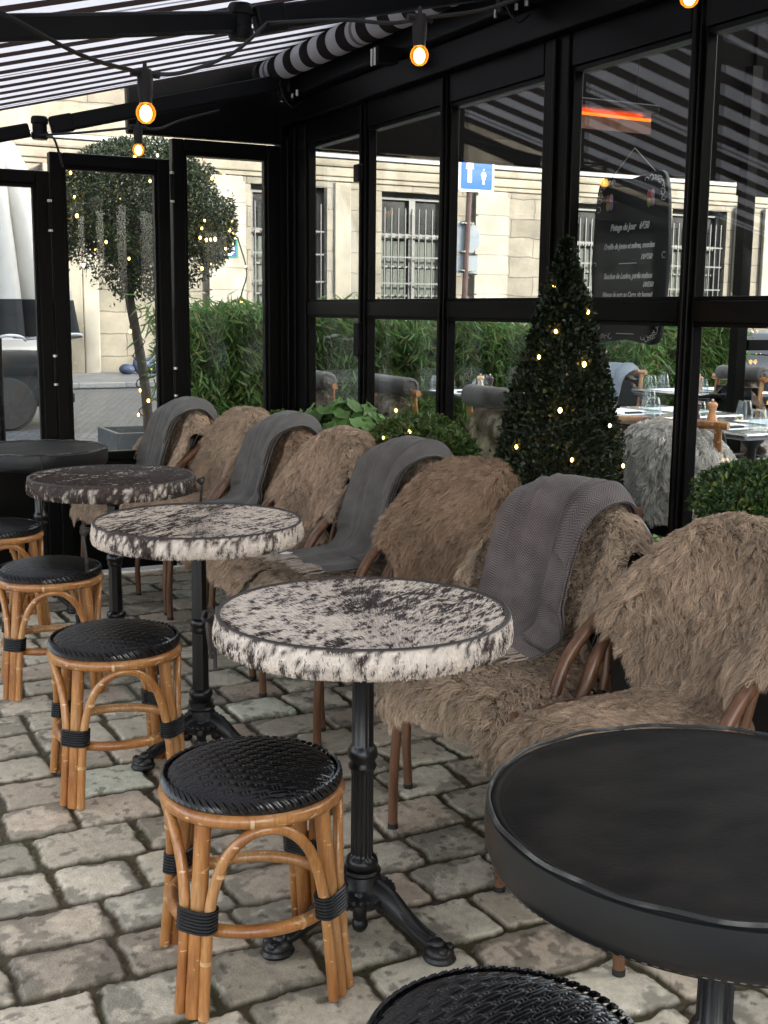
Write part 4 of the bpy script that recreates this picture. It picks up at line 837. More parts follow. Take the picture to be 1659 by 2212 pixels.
# cone topiary
def topiary():
    x0, y0, z0, z1, r0 = 2.27, 3.19, .62, 1.62, .205
    t = empty('cone_topiary', (x0, y0, z0)); tag(t, 'tall dark cone clipped boxwood wound with tiny lights', 'topiary'); N = 24000
    h = RNG.random(N)**1.15*(z1-z0); k = h/(z1-z0); R = r0*np.interp(k, [0, .08, .3, .55, .75, .85, .93, 1], [.86, 1, .93, .70, .42, .22, .13, .03]); a = RNG.random(N)*2*PI
    lump = 1+.20*(fbm(a*2.2, k*9, 3, 4)-.5)*2*.6; rr = R*lump*(1-.28*RNG.random(N)**2.2)+.006*RNG.normal(size=N)*(k < .85)
    off = np.interp(k, [0, .75, 1], [0, 0, -.035]); P = np.stack([rr*np.cos(a)+off*.6, rr*np.sin(a)+off*.9, h], -1)
    out = norm(np.stack([np.cos(a), np.sin(a), .25+0*a], -1)); D = norm(out*.7+rnd_dir(N)*.75+np.array([0, 0, .45])); Nn = norm(out+rnd_dir(N)*.7)
    w_i = RNG.random(N) < .05; P[w_i] += out[w_i]*RNG.uniform(.004, .028, (w_i.sum(), 1))*np.clip(1.1-k[w_i], 0, 1)[:, None]; tp = (k > .80) & (RNG.random(N) < .5); P[tp] += RNG.normal(size=(tp.sum(), 3))*np.array([.010, .010, .012])*(1.05-k[tp])[:, None]*5
    leaves('foliage', P, D, Nn, RNG.uniform(.013, .021, N), RNG.uniform(.010, .016, N), M['boxleaf'], t, leafcols(N, (.015, .025, .010), .45, (.13, .13, .035), .025))
    cr = MB().lathe([(r0*.70*f, z) for f, z in ((.9, .02), (1, .08), (.93, .3), (.7, .55), (.42, .75), (.14, .88), (.01, .97))], 20); cr.build('inner_twigs', M['twig'], t, smooth=True)
    MB().tube([(0, 0, -.2), (0, 0, .05)], .02, 8).build('trunk', M['bark'], t)
    rg = random.Random(5); w_ = []; bl = []
    for i in range(90):
        k = i/89; a = -2.6+k*4.5*2*PI; R = r0*np.interp(k*.92+.02, [0, .08, .3, .55, .75, .85, .93, 1], [.86, 1, .93, .70, .42, .22, .13, .03])*1.03+.004; w_.append((x0+R*math.cos(a), y0+R*math.sin(a), z0+.03+k*.88*(z1-z0)+.012*math.sin(a*3)))
    for a, k in ((-2.55, .02), (-2.1, .05), (-1.35, .02), (-2.35, .22), (-1.55, .19), (-2.9, .36), (-1.25, .43), (-2.2, .48), (-1.7, .62), (-2.75, .64), (-2.4, .72), (-1.2, .78), (-2.85, .86), (-1.0, .3), (-1.15, .12), (-2.0, .33)):
        R = r0*np.interp(k, [0, .08, .3, .55, .75, .85, .93, 1], [.86, 1, .93, .70, .42, .22, .13, .03])*1.10+.008; bl.append((x0+R*math.cos(a), y0+R*math.sin(a), z0+k*(z1-z0)))
    fairy('string of tiny warm lights wound round the cone topiary', w_, bl, .0052)
topiary()
pot_round(2.27, 3.19, .19, .62, 'black pot under the cone topiary')
def bush(x, y, z, r, label, base, seed, N=5200, lf=(.018, .034), sc=(1, 1, .72), mt='boxleaf', name='round_bush', alt=(.16, .2, .04)):
    t = empty(name, (x, y, z)); tag(t, label, 'bush'); d = rnd_dir(N); d[:, 2] = np.abs(d[:, 2])*np.where(RNG.random(N) < .8, 1, -.5); rr = r*(.62+.38*RNG.random(N)**.4)*(1+.25*(fbm(d[:, 0]*3+5, d[:, 1]*3+5, 2, seed)-.5)*2)
    P = d*rr[:, None]*np.array(sc); D = norm(d*.7+rnd_dir(N)*.7+np.array([0, 0, .2])); leaves('foliage', P, D, norm(d+rnd_dir(N)*.6+np.array([0, 0, .5])), RNG.uniform(*lf, N), RNG.uniform(lf[0]*.6, lf[1]*.55, N), M[mt], t, leafcols(N, base, .4, alt, .12))
    s = MB()
    for k in range(14):
        a = k*2.4; s.tube([(0, 0, -r*.35), (r*.35*math.cos(a), r*.35*math.sin(a), r*.2), (r*.6*math.cos(a), r*.6*math.sin(a), r*.45)], [.006, .004, .002], 5)
    s.build('stems', M['twig'], t); return t
bush(2.33, 4.26, .80, .215, 'low green dome shaped bush with small pointed leaves beside the glass', (.075, .125, .035), 3, N=7500, lf=(.022, .038))
bush(2.36, 2.38, .88, .17, 'small boxwood ball behind the nearest sheepskin chair', (.045, .085, .025), 6, N=6000, lf=(.013, .022))
bush(2.25, 5.55, .78, .14, 'small green shrub tuft in front of the corner post', (.06, .11, .03), 9, N=2500)
def lobed_plant(x, y, z, r, label, n, seed, base, size=(.05, .085), dome=.6):
    t = empty('leafy_plant', (x, y, z)); tag(t, label, 'plant'); rg = random.Random(seed); V = []; F = []; cols = []; st = MB()
    for i in range(n):
        a = rg.uniform(0, 2*PI); q = math.sqrt(rg.random()); h = dome*r*(1-q*q*.7)+rg.uniform(-.03, .03); c = Vector((r*q*math.cos(a), r*q*math.sin(a), h)); nrm = (Vector((math.cos(a)*q, math.sin(a)*q, .75))+Vector((rg.uniform(-.5, .5), rg.uniform(-.5, .5), rg.uniform(-.2, .3)))).normalized()
        u = nrm.orthogonal().normalized(); u.rotate(Matrix.Rotation(rg.uniform(0, 6), 3, nrm)); v_ = nrm.cross(u); s_ = rg.uniform(*size)/2; o = len(V); V.append(c-nrm*s_*.25); k = 20
        for j in range(k):
            b = 2*PI*j/k; rr = s_*(1+.13*math.cos(b*5)+.05*math.cos(b*10+1)-.55*max(0, math.cos(b-PI))**16); V.append(c+u*rr*math.cos(b)+v_*rr*math.sin(b)+nrm*s_*(.18*math.cos(b*5)*.4+rg.uniform(-.05, .05)))
        F += [(o, o+1+j, o+1+(j+1) % k) for j in range(k)]; cc = np.array(base)*rg.uniform(.65, 1.35); cols += [cc*.85]+[cc]*k
        if i % 2 == 0: st.tube([(0, 0, -.06), (c.x*.5, c.y*.5, c.z*.3), tuple(c-nrm*s_*.2)], [.003, .0022, .0016], 5)
    me_f = np.array(F); np_mesh('foliage', np.array([tuple(p) for p in V]), me_f.ravel(), np.arange(len(F))*3, np.full(len(F), 3), M['ivy'], t, True, np.array(cols)); st.build('stems', M['twig'], t); return t
lobed_plant(2.33, 5.02, .80, .26, 'large leaved green geranium behind the grey blankets', 120, 3, (.11, .22, .05), (.055, .10))
lobed_plant(2.27, 2.70, .56, .15, 'bright green geranium lit by fairy lights between two chairs', 80, 5, (.10, .21, .03), (.05, .075), 1.1)
lobed_plant(2.40, 3.95, .74, .12, 'dark leaved plant tucked under the dome shaped bush', 40, 8, (.05, .10, .03), (.05, .09))
for y, l, lb_ in ((2.2, .62, 'black planter box behind the nearest chair'), (4.1, .82, 'long black planter box under the dome shaped bush'), (5.15, .95, 'long black planter box under the large leaved geranium')): box_planter(2.33, y, .34, l, .70, lb_)
pot_round(2.27, 2.70, .15, .52, 'black pot of the bright green geranium')
fairy('string of tiny lights lying in the bright green geranium', smoothpts([(2.16, 2.62, .63), (2.17, 2.68, .72), (2.22, 2.74, .74), (2.26, 2.68, .68)], 14).tolist(), [(2.12, 2.64, .75), (2.13, 2.70, .745), (2.18, 2.76, .76)], .008)
fairy('string of tiny lights in the low dome shaped bush', smoothpts([(2.2, 4.1, .9), (2.25, 4.2, .97), (2.28, 4.35, .95), (2.2, 4.45, .88)], 14).tolist(), [(2.15, 4.22, .90), (2.22, 4.13, .93), (2.3, 4.4, .99), (2.14, 4.38, .88)], .0045)

# ball headed tree outside
def tree():
    tx, ty = 2.76, 9.7; t = empty('round_headed_tree', (tx, ty, 0)); tag(t, 'clipped ball shaped tree with fairy lights outside the doors', 'tree')
    tr_ = smoothpts([(0, 0, .25), (-.02, 0, .7), (-.07, .01, 1.1), (-.14, 0, 1.5), (-.13, .02, 1.75)], 16); MB().tube(tr_.tolist(), np.linspace(.044, .036, 16).tolist(), 12).build('trunk', M['bark'], t, smooth=True)
    c = np.array([-.02, 0, 2.10]); b = MB(); rg = random.Random(2); ends = []
    for k in range(46):
        d = Vector((rg.gauss(0, 1), rg.gauss(0, 1), rg.gauss(.35, .75))).normalized(); L = rg.uniform(.45, .72); s_ = Vector((-.13, .02, 1.62+rg.random()*.2)); e = Vector(c)+Vector((d.x*L, d.y*L, d.z*L*.8)); mdl = (s_+e)/2+Vector((rg.uniform(-.08, .08), rg.uniform(-.08, .08), -.06))
        b.tube(smoothpts([s_, mdl, e], 8).tolist(), np.linspace(.014, .003, 8).tolist(), 5)
        for q in range(5):
            f = rg.uniform(.4, 1); p_ = s_.lerp(e, f); d2 = Vector((rg.gauss(0, 1), rg.gauss(0, 1), rg.gauss(0, 1))).normalized(); e2 = p_+d2*rg.uniform(.1, .25); b.tube([p_, (p_+e2)/2+Vector((0, 0, .02)), e2], [.005, .003, .0015], 4); ends.append(e2)
    b.build('branches', M['twig'], t)
    N = 46000; ec = np.array([tuple(e) for e in ends]); d = rnd_dir(N); rr = .76*(.50+.5*RNG.random(N)**.38); cl = (fbm(d[:, 0]*3.2+9, d[:, 1]*3.2+d[:, 2]*2.7+9, 3, 7) > .42); P = c+d*rr[:, None]*np.array([1, 1, .84])
    gx, gz = P[:, 0]*.8+P[:, 2]*.6, P[:, 2]*.8-P[:, 0]*.6; gap = fbm(gx*5+20, gz*5+20, 4, 12)+fbm(P[:, 1]*5+gz*2+20, gx*4+4, 4, 14); keep = (gap > .85) & ~((d[:, 2] < -.55) & (RNG.random(N) < .6)); P = P[keep]; d = d[keep]; n = len(P)
    n2 = 7000; P2 = ec[RNG.integers(0, len(ec), n2)]+RNG.normal(size=(n2, 3))*.06; P = np.vstack([P, P2]); d = np.vstack([d, rnd_dir(n2)]); n += n2
    leaves('crown', P, norm(d*.6+rnd_dir(n)*.9), rnd_dir(n), RNG.uniform(.022, .040, n), RNG.uniform(.011, .018, n), M['boxleaf'], t, leafcols(n, (.022, .036, .014), .5, (.12, .15, .04), .07))
    bl = []
    for k in range(70):
        q = rg.uniform(0, 2*PI); e = rg.uniform(-.7, .9); R = .74*math.cos(e)**.5 if math.cos(e) > 0 else .3; bl.append((tx-.02+R*math.cos(q)*1.0, ty+R*math.sin(q), 2.1+.62*math.sin(e)))
    wr = [(tx+(-.02-.1*k/30)+.056*math.cos(k*1.1), ty+.056*math.sin(k*1.1), .45+k*.04) for k in range(30)]+[(tx-.1+.2*k/6, ty-.3*k/6, 1.7+.1*k) for k in range(5)]
    for k in (2, 5, 7, 12, 19, 24): bl.append((wr[k][0]-.03, wr[k][1]-.05, wr[k][2]))
    fairy('string of little lights round the ball headed tree and its trunk', wr, bl, .0095, M['fairy'], wire_r=.005)
    dg = smoothpts([(tx+.72, ty-.2, 1.98), (tx+.78, ty-.25, 1.7), (tx+.74, ty-.22, 1.5), (tx+.76, ty-.2, 1.25)], 12).tolist(); fairy('loose light cable dangling from the right side of the ball headed tree', dg, [dg[3], dg[8]], .006, wire_r=.006)
tree()
box_planter(2.72, 9.72, .62, .62, .42, 'square grey planter box of the ball headed tree', M['zincbox'], z0=-.01, t_=.04)
# bamboo hedges
def bamboo(x0, x1, y, zt, label, seed, N, z0=.35, yd=.45):
    t = empty('bamboo_hedge', ((x0+x1)/2, y, 0)); tag(t, label, 'bamboo', 'bamboo hedges along the street edge'); hx = (x1-x0)/2; rg = np.random.default_rng(seed); st = MB(); K = int(60*hx*2)
    cx = rg.uniform(-hx, hx, K); cy = rg.uniform(-yd/2, yd/2, K); top = zt*(.80+.28*fbm(cx*2.3+seed, cy*0+2, 2, seed)); lx = rg.normal(0, .10, K); ly = rg.normal(0, .08, K)-.04
    for k in range(K): st.tube(smoothpts([(cx[k], cy[k], z0-.3), (cx[k]+lx[k]*.3, cy[k]+ly[k]*.3, (z0+top[k])/2), (cx[k]+lx[k]*1.2, cy[k]+ly[k]*1.4, top[k])], 6).tolist(), np.linspace(.006, .002, 6).tolist(), 5)
    st.build('canes', mat('bamboo_cane', (.10, .12, .03), (.18, .17, .06), rough=.5, scale=10), t)
    k = rg.integers(0, K, N); f = rg.random(N)**.65; P = np.stack([cx[k]+lx[k]*(.2+f), cy[k]+ly[k]*(.2+f*1.2), z0+(top[k]-z0)*f], -1)+rg.normal(size=(N, 3))*np.array([.055, .055, .04])
    D = norm(rg.normal(size=(N, 3))*np.array([.8, .8, .35])+np.array([0, -.25, -.75])); P[:, 2] += .05
    leaves('foliage', P, D, rnd_dir(N), rg.uniform(.07, .15, N), rg.uniform(.010, .020, N), M['bamboo'], t, leafcols(N, (.13, .23, .06), .45, (.27, .27, .09), .14), fold=.12)
    return t
bamboo(2.50, 3.75, 7.9, 1.50, 'dense bamboo clump seen through the tallest door', 1, 19000)
bamboo(3.85, 5.7, 8.0, 1.37, 'bamboo hedge behind the first glass panes', 2, 22000)
bamboo(5.72, 6.95, 7.6, 1.37, 'bamboo hedge behind the cone topiary and menu board', 3, 15000)
for x, w_, y, lb_ in ((3.12, 1.25, 7.9, 'long black trough of the bamboo clump by the doors'), (4.78, 1.8, 8.0, 'long black trough of the middle bamboo hedge'), (6.33, 1.2, 7.6, 'long black trough of the bamboo hedge beyond the menu board')): box_planter(x, y, w_, .46, .45, lb_, z0=.016)

# ================================================================= THE OTHER TERRACE SECTION
oc = empty('dark_canopy', (4.6, 3.2, 0)); tag(oc, 'dark deep fabric blind hanging over the other terrace section', 'canopy')
M['canopy'] = mat('dark_canopy_fabric', (.0026, .0024, .0022), (.0042, .0036, .0032), spec=.05, rough=.9, scale=2)
MB().box(-1.93, 2.6, .95, 1.05, 2.95, 3.05).build('cross_beam', M['frame'], oc); MB().box(-1.93, 1.15, 2.9, 3.02, 2.255, 3.80).build('front_blind', M['canopy'], oc); MB().box(1.16, 3.2, 2.88, 3.0, 2.17, 3.80).build('front_blind', M['canopy'], oc)
for x in (1.10,): MB().box(x-.04, x+.04, 2.80, 2.875, 0, 2.949).build('post', M['frame'], oc)
MB().box(1.16, 2.6, 2.80, 2.86, 1.16, 1.23).build('cross_bar', M['frame'], oc)
M['furM'] = M['fur']
def mott(u, v, N):
    k = np.clip((fbm(u*2.2+7, v*5, 3, 61)-.46)/.12, 0, 1)[:, None]; r = RNG.uniform(.8, 1.2, N)[:, None]; return (np.array([.72, .63, .50])*(1-k)+np.array([.26, .20, .15])*k)*r
def whit(u, v, N): return np.array([.60, .575, .53])*RNG.uniform(.8, 1.15, N)[:, None]
def tan_(u, v, N): return np.array([.52, .38, .27])*RNG.uniform(.75, 1.2, N)[:, None]
HPROF = [(-.30, .93, .19), (-.335, .90, .215), (-.345, .80, .215), (-.335, .66, .205), (-.325, .52, .20), (-.32, .42, .15)]
def side_chair():
    t = empty('rattan_armchair')
    for s_ in (-1, 1):
        MB().tube(smoothpts([(-.29, .21*s_, .97), (-.26, .21*s_, .7), (-.21, .205*s_, .42), (-.25, .21*s_, 0)], 14).tolist(), .015, 10).build('back_post', M['cane'], t, smooth=True)
        MB().tube([(.20, .2*s_, .46), (.215, .21*s_, 0)], .015, 10).build('leg', M['cane'], t, smooth=True)
        MB().tube([(-.21, .205*s_, .36), (.205, .2*s_, .36)], .011, 8).build('side_stretcher', M['cane'], t, smooth=True); MB().tube([(.19, .2*s_, .26), (-.02, .15*s_, .44)], .010, 8).build('brace', M['cane'], t, smooth=True)
    MB().tube([(-.285, -.25, .955), (-.285, .25, .955)], .017, 12).build('top_rail', M['cane'], t, smooth=True)
    MB().box(-.22, .22, -.21, .21, .45, .475).build('seat', M['weave'], t, bevel=.01)
    MB().box(-.275, -.262, -.195, .195, .56, .90).build('back_panel', M['weave'], t, bevel=.003)
    return t
def roll_blanket(m):
    t = empty('rolled_blanket'); pts = []; rg = random.Random(1); b = MB()
    b.lathe([(.001, -.205), (.030, -.208), (.048, -.20), (.052, -.18), (.050, 0), (.052, .18), (.048, .20), (.030, .208), (.001, .205)], 24, mod=lambda a, z, r: 1+.05*math.sin(a*2+z*9)+.03*math.sin(z*31+a)); b.xform(Matrix.Rotation(PI/2, 4, 'X')).build('roll', m, t, smooth=True)
    for s_ in (-1, 1):
        q = MB(); q.tube([(.004*k*math.cos(k*.75)*.9, s_*.209, .004*k*math.sin(k*.75)*.9) for k in range(2, 12)], .004, 5); q.build('spiral_end', m, t, smooth=True)
    return t
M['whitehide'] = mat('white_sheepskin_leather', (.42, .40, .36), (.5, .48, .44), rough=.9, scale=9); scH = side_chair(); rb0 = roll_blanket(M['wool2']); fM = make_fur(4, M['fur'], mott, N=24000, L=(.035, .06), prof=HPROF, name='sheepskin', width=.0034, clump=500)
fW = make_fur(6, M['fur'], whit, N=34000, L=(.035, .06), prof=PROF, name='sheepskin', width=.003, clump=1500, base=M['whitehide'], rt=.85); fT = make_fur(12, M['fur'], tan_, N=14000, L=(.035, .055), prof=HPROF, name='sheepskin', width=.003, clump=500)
F0 = .015
spots = [  # x, y, yaw, fur, roll?, where
    (3.12, 6.42, 0, 'M', 1, 'left of the second glass post, seen from behind'), (3.28, 5.78, 4, 'M', 1, 'in the second glass bay, seen from behind'), (3.30, 4.78, 5, 'M', 1, 'left of the cone topiary, seen from behind'),
    (3.42, 3.86, 28, 'W', 0, 'right of the cone topiary with the white fur'), (3.62, 3.10, 10, 'T', 1, 'at the right picture edge with the tan fur'),
    (5.55, 6.15, 180, 'M', 1, 'across the table, right of the topiary'), (5.50, 5.20, 180, 'W', 0, 'across the nearer set table with the slung grey blanket'), (5.35, 7.10, 200, 'M', 0, 'by the hedge with a pale blue throw'), (5.95, 5.75, 180, 'M', 1, 'farthest, below the parked car')]
firsts = {}
for i, (x, y, a, fk, rl_, where) in enumerate(spots):
    o = scH if i == 0 else copy_tree(scH); o.location = (x, y, F0); o.rotation_euler = (0, 0, rad(a)); tag(o, 'rattan armchair behind the glass, '+where, 'chair', 'rattan chairs in the other terrace section')
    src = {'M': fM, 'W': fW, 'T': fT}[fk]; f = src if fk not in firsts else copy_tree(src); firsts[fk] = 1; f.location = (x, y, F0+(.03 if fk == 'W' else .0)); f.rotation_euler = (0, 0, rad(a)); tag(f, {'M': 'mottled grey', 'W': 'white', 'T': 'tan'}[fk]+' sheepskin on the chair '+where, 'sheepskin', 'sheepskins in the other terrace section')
    if rl_:
        r_ = rb0 if i == 0 else copy_tree(rb0); c_, s_ = math.cos(rad(a)), math.sin(rad(a)); r_.location = (x-.30*c_, y-.30*s_, F0+.985); r_.rotation_euler = (0, 0, rad(a)); tag(r_, 'rolled grey blanket on the chair '+where.replace(', seen from behind', ''), 'blanket', 'rolled blankets on the far chairs')
for (x, y, a, m_, lb_) in ((3.50, 3.80, 28, M['wool2'], 'dark grey blanket hanging down the back of the white fur chair'), (5.50, 5.20, 180, M['wool3'], 'blue grey blanket slung over the chair across the nearer set table'), (5.35, 7.10, 200, M['wool3'], 'pale blue throw on the chair by the hedge')):
    b_ = copy_tree(bl1); b_.location = (x, y, F0+.07); b_.rotation_euler = (0, 0, rad(a)); b_.scale = (.8, .5, .95) if a == 28 else (1, 1, 1); tag(b_, lb_, 'blanket')
    for k_ in children(b_):
        if k_.name.startswith('care_label'): bpy.data.objects.remove(k_)
        elif not k_.name.startswith('fringe'): k_.material_slots[0].link = 'OBJECT'; k_.material_slots[0].material = m_
M['zinc_top'] = mat('polished_zinc_edge', (.45, .45, .44), (.6, .6, .58), rough=.22, metal=1, scale=6)
M['paper'] = mat('paper_place_mat', (.70, .72, .76), rough=.7)
def dining(x, y, z, label, w_=.36, l_=.62):
    t = empty('set_table', (x, y, F0)); tag(t, label, 'table', 'laid tables in the other terrace section'); z -= F0
    MB().box(-w_, w_, -l_/2, l_/2, z-.035, z).build('tabletop', M['zinc_top'], t, bevel=.012); MB().tube([(0, 0, .05), (0, 0, .38)], .022, 12).lathe([(.022, .38), (.032, .39), (.032, .41), (.022, .42), (.022, z-.12), (.05, z-.09), (.09, z-.037)], 16).build('column', M['iron'], t, smooth=True)
    MB().lathe([(.001, 0), (.2, 0), (.2, .02), (.04, .05), (.001, .05)], 24).build('base', M['iron'], t, smooth=True); return t
def tumbler(x, y, z, lb_):
    g_ = empty('tumbler', (x, y, z)); tag(g_, lb_, 'glass', 'upturned glasses on the laid tables'); fl = lambda a, zz, r: 1+(.05*math.cos(a*9) if zz < .055 else .0)
    MB().lathe([(.043, 0), (.045, .006), (.041, .05), (.034, .085), (.030, .098), (.001, .1), ], 36, mod=fl).build('body', M['tumbler'], g_, smooth=True); MB().lathe([(.001, .094), (.028, .092), (.031, .08), (.038, .05), (.041, .006)], 24).build('inner_wall', M['tumbler'], g_, smooth=True); return g_
def mill(x, y, z, m_, lb_):
    g_ = empty('pepper_mill', (x, y, z)); tag(g_, lb_, 'pepper mill', 'pepper and salt mills'); MB().lathe([(.001, 0), (.027, 0), (.028, .012), (.025, .02), (.017, .045), (.016, .055), (.022, .066), (.021, .072)], 24).build('body', m_, g_, smooth=True)
    MB().lathe([(.021, .0725), (.026, .082), (.026, .092), (.018, .102), (.001, .104)], 24).build('cap', m_, g_, smooth=True); MB().lathe([(.004, .104), (.007, .110), (.004, .117), (.001, .117)], 12).build('knob', M['metal'], g_, smooth=True); return g_
M['darkwood'] = mat('dark_wood', (.03, .013, .009), (.06, .025, .017), rough=.25, scale=8); M['orangewood'] = mat('light_brown_wood', (.36, .15, .05), (.48, .22, .08), rough=.3, scale=6); M['yellowwood'] = mat('yellow_wood', (.55, .33, .14), rough=.3)
TZ = .86
tabs = [(4.34, 7.0, 'laid table near the bamboo with a yellow and a dark mill'), (4.36, 5.25, 'laid table right of the cone topiary'), (4.30, 4.42, 'laid table at the right edge with the brown and black mills'), (5.9, 6.6, 'laid table farthest away near the hedge')]
for x, y, l_ in tabs:
    dining(x, y, TZ, l_, l_=.66)
def onT(i, dx, dy): return tabs[i][0]+dx, tabs[i][1]+dy, TZ+.0015
def mat_(i, dx, dy, lb_):
    x, y, z = onT(i, dx, dy); p = MB().box(-.14, .14, -.19, .19, 0, .001).build('place_mat', M['paper']); p.location = (x, y, z); tag(p, 'paper place '+('mat on near side, ' if 'near' in lb_[:5] else 'mat on far side, ')+lb_.split(', ')[1], 'place mat', 'paper place mats'); c = empty('cutlery', (x+.02, y-.12, z+.0015)); tag(c, 'black handled knife and fork, '+lb_, 'cutlery', 'cutlery on the mats')
    MB().box(-.11, -.01, -.012, .0, 0, .010).box(-.11, -.01, .006, .018, 0, .010).build('handle', M['rubber'], c, bevel=.003); MB().box(-.009, .10, -.010, -.003, .002, .006).box(-.009, .10, .009, .015, .002, .006).build('blade', M['metal'], c)
dsc = ['table by the bamboo', 'table right of the topiary', 'table at the right edge', 'farthest table']
for i in range(4):
    mat_(i, -.19, 0, 'near mat, '+dsc[i]); mat_(i, .19, 0, 'far mat, '+dsc[i])
    for k, (dx, dy) in enumerate(((-.25, .24), (-.12, .26), (.15, .22), (-.20, -.24))): tumbler(*onT(i, dx, dy), 'upturned ribbed glass, '+['first', 'second', 'rear', 'corner'][k]+' one on the '+dsc[i])
mill(*onT(0, -.02, .02), M['yellowwood'], 'yellow wooden mill on the table by the bamboo'); mill(*onT(0, .0, -.07), M['darkwood'], 'dark mill beside the yellow one')
mill(*onT(2, -.20, .19), M['darkwood'], 'black mill on the table at the right edge'); mill(*onT(2, -.13, .15), M['orangewood'], 'brown wooden mill on the table at the right edge'); mill(*onT(3, -.1, -.1), M['orangewood'], 'orange topped mill on the farthest table')

# menu blackboard hanging behind the glass
mb = empty('menu_board', (2.74, 3.42, 1.90)); tag(mb, 'black hanging menu board with chalk writing behind the glass', 'menu board'); M['board'] = mat('blackboard', (.008, .0085, .009), (.014, .015, .016), rough=.55, scale=5); M['chalk'] = mat('chalk', (.85, .85, .83), rough=.9)
hwid, hh = .205, .585; out = []
for k in range(96):
    a = 2*PI*k/96; cx, sx = math.cos(a), math.sin(a); x_ = hwid*math.copysign(abs(cx)**.28, cx); z_ = hh/1*math.copysign(abs(sx)**.22, sx)*.5
    x_ *= 1-.05*math.cos(z_/hh*2*PI)*-1*(1 if abs(x_) > .1 else 0); z_ += (.012*math.cos(x_/hwid*PI*1.0)*-1)*(1 if z_ > 0 else -1); out.append((x_, z_))
MB().prism(out, -.008, .008, 'x').build('slate', M['board'], mb, bevel=.003)
# faces -X side; text is laid in the board's own plane, reading along -Y
def btext(s_, size, dy, dz, m_=None, sh=.35, sx=1): return text_mesh(s_, size, m_ or M['chalk'], mb, 'chalk_writing', (-.0095, dy, dz), (PI/2, 0, -PI/2), .0006, sh, 'CENTER', sx, .0009)
lines = [('Potage du Jour   6\u20ac50', .036, 0, .085), ('Oreille de jeune et m\u00fbres, mesclun', .030, 0, .02), ('10\u20ac50', .028, -.10, -.02), ('Saucisse de Loz\u00e8re, pur\u00e9e maison', .030, 0, -.085), ('18\u20ac50', .026, -.115, -.115), ('Mignon de porc au Curry, riz basmati', .028, 0, -.150), ('19\u20ac50', .026, -.12, -.178), ('Pav\u00e9 de thon, sauce Tomate, l\u00e9gumes', .028, 0, -.212), ('22\u20ac50', .026, -.11, -.240)]
for s_, z_, dy, dz in lines: btext(s_, z_*.92, dy, dz+.02, sx=.72 if len(s_) > 10 else .9)
for dz in (-.012, -.26): MB().box(-.0098, -.0088, -.05, .05, dz-.0015, dz+.0015).build('chalk_line', M['chalk'], mb)
rg = random.Random(9)
for k in range(46):
    a = 2*PI*k/46; x_, z_ = out[int(96*k/46)]; q = MB(); c0 = Vector((-.0095, x_*.90, z_*.93)); q.tube([c0+Vector((0, .011*math.cos(j*1.1+k), .011*math.sin(j*1.1+k)*(1 if k % 2 else .6))) for j in range(5)], .0014, 4); q.build('chalk_scroll', M['chalk'], mb)
for sy in (-1, 1):
    for j in range(4):
        M.setdefault('petal%d' % j, mat('paper_petal', [(.45, .08, .10), (.5, .35, .4), (.35, .2, .4), (.4, .42, .12)][j], rough=.6)); MB().ball((-.012, .115*sy+.014*math.cos(j*PI/2+.7), .205+.018*math.sin(j*PI/2+.7)), .014, 8, 6, (.25, .8, 1.2)).build('butterfly_wing', M['petal%d' % j], mb, smooth=True)
MB().tube([(0, -.12, .295), (0, 0, .385), (0, .12, .295)], .0012, 5).build('hanging_cord', M['white_bind'], mb)
mb.location = (2.75, 3.475, 1.585)

# ================================================================= STREET THINGS
# pedestrian sign on its mast
sg = empty('pedestrian_sign', (10.2, 17, 0)); tag(sg, 'blue square pedestrian zone sign on a brown mast behind the glass', 'street sign'); M['signblue'] = mat('sign_blue', (.012, .12, .55), rough=.4); M['signwhite'] = mat('sign_white', (.75, .76, .78), rough=.4); M['signback'] = mat('sign_back_grey', (.22, .26, .29), (.28, .32, .35), rough=.5, scale=4); M['mast'] = mat('brown_mast', (.075, .035, .03), (.11, .06, .05), rough=.5, scale=6)
MB().tube([(-.10, .06, 0), (.02, .06, 3.7)], .045, 12).build('mast', M['mast'], sg, smooth=True)
def rrect(w_, h, r, cx=0, cz=0): return [(cx+sx*(w_-r)+r*math.cos(a), cz+sz*(h-r)+r*math.sin(a)) for sx, sz, a0 in ((1, 1, 0), (-1, 1, 90), (-1, -1, 180), (1, -1, 270)) for a in (rad(a0), rad(a0+30), rad(a0+60), rad(a0+90))]
P_ = empty('panel'); P_.parent = sg; P_.location = (.10, 0, 3.62)
MB().prism(rrect(.33, .33, .04), 0, .015, 'y').build('plate', M['signwhite'], P_); MB().prism(rrect(.29, .29, .02), -.004, -.001, 'y').build('blue_field', M['signblue'], P_)
def fig(cx, cz, h, dress, name):
    q = MB(); s_ = h/2; q.prism([(cx+.055*s_*2*math.cos(a)*1, cz+h*.43+.055*2*s_*math.sin(a)) for a in np.linspace(0, 2*PI, 14, endpoint=False)], -.0075, -.0045, 'y')
    body = [(-.13, .33), (.13, .33), (.20, .02), (.15, 0), (.11, .16), (.10, -.05), (.10, -.5), (.015, -.5), (.0, -.08), (-.015, -.5), (-.10, -.5), (-.10, -.05), (-.11, .16), (-.15, 0), (-.20, .02)] if not dress else [(-.10, .30), (.10, .30), (.24, .08), (.20, .03), (.10, .15), (.17, -.14), (.08, -.14), (.08, -.45), (.01, -.45), (.0, -.14), (-.01, -.45), (-.08, -.45), (-.08, -.14), (-.17, -.14), (-.10, .15), (-.20, .03), (-.24, .08)]
    q.prism([(cx+a*h*.9, cz+b_*h) for a, b_ in body][::-1], -.0075, -.0045, 'y'); return q.build(name, M['signwhite'], P_)
fig(-.13, .02, .42, False, 'adult_figure'); fig(.13, -.09, .26, True, 'child_figure')
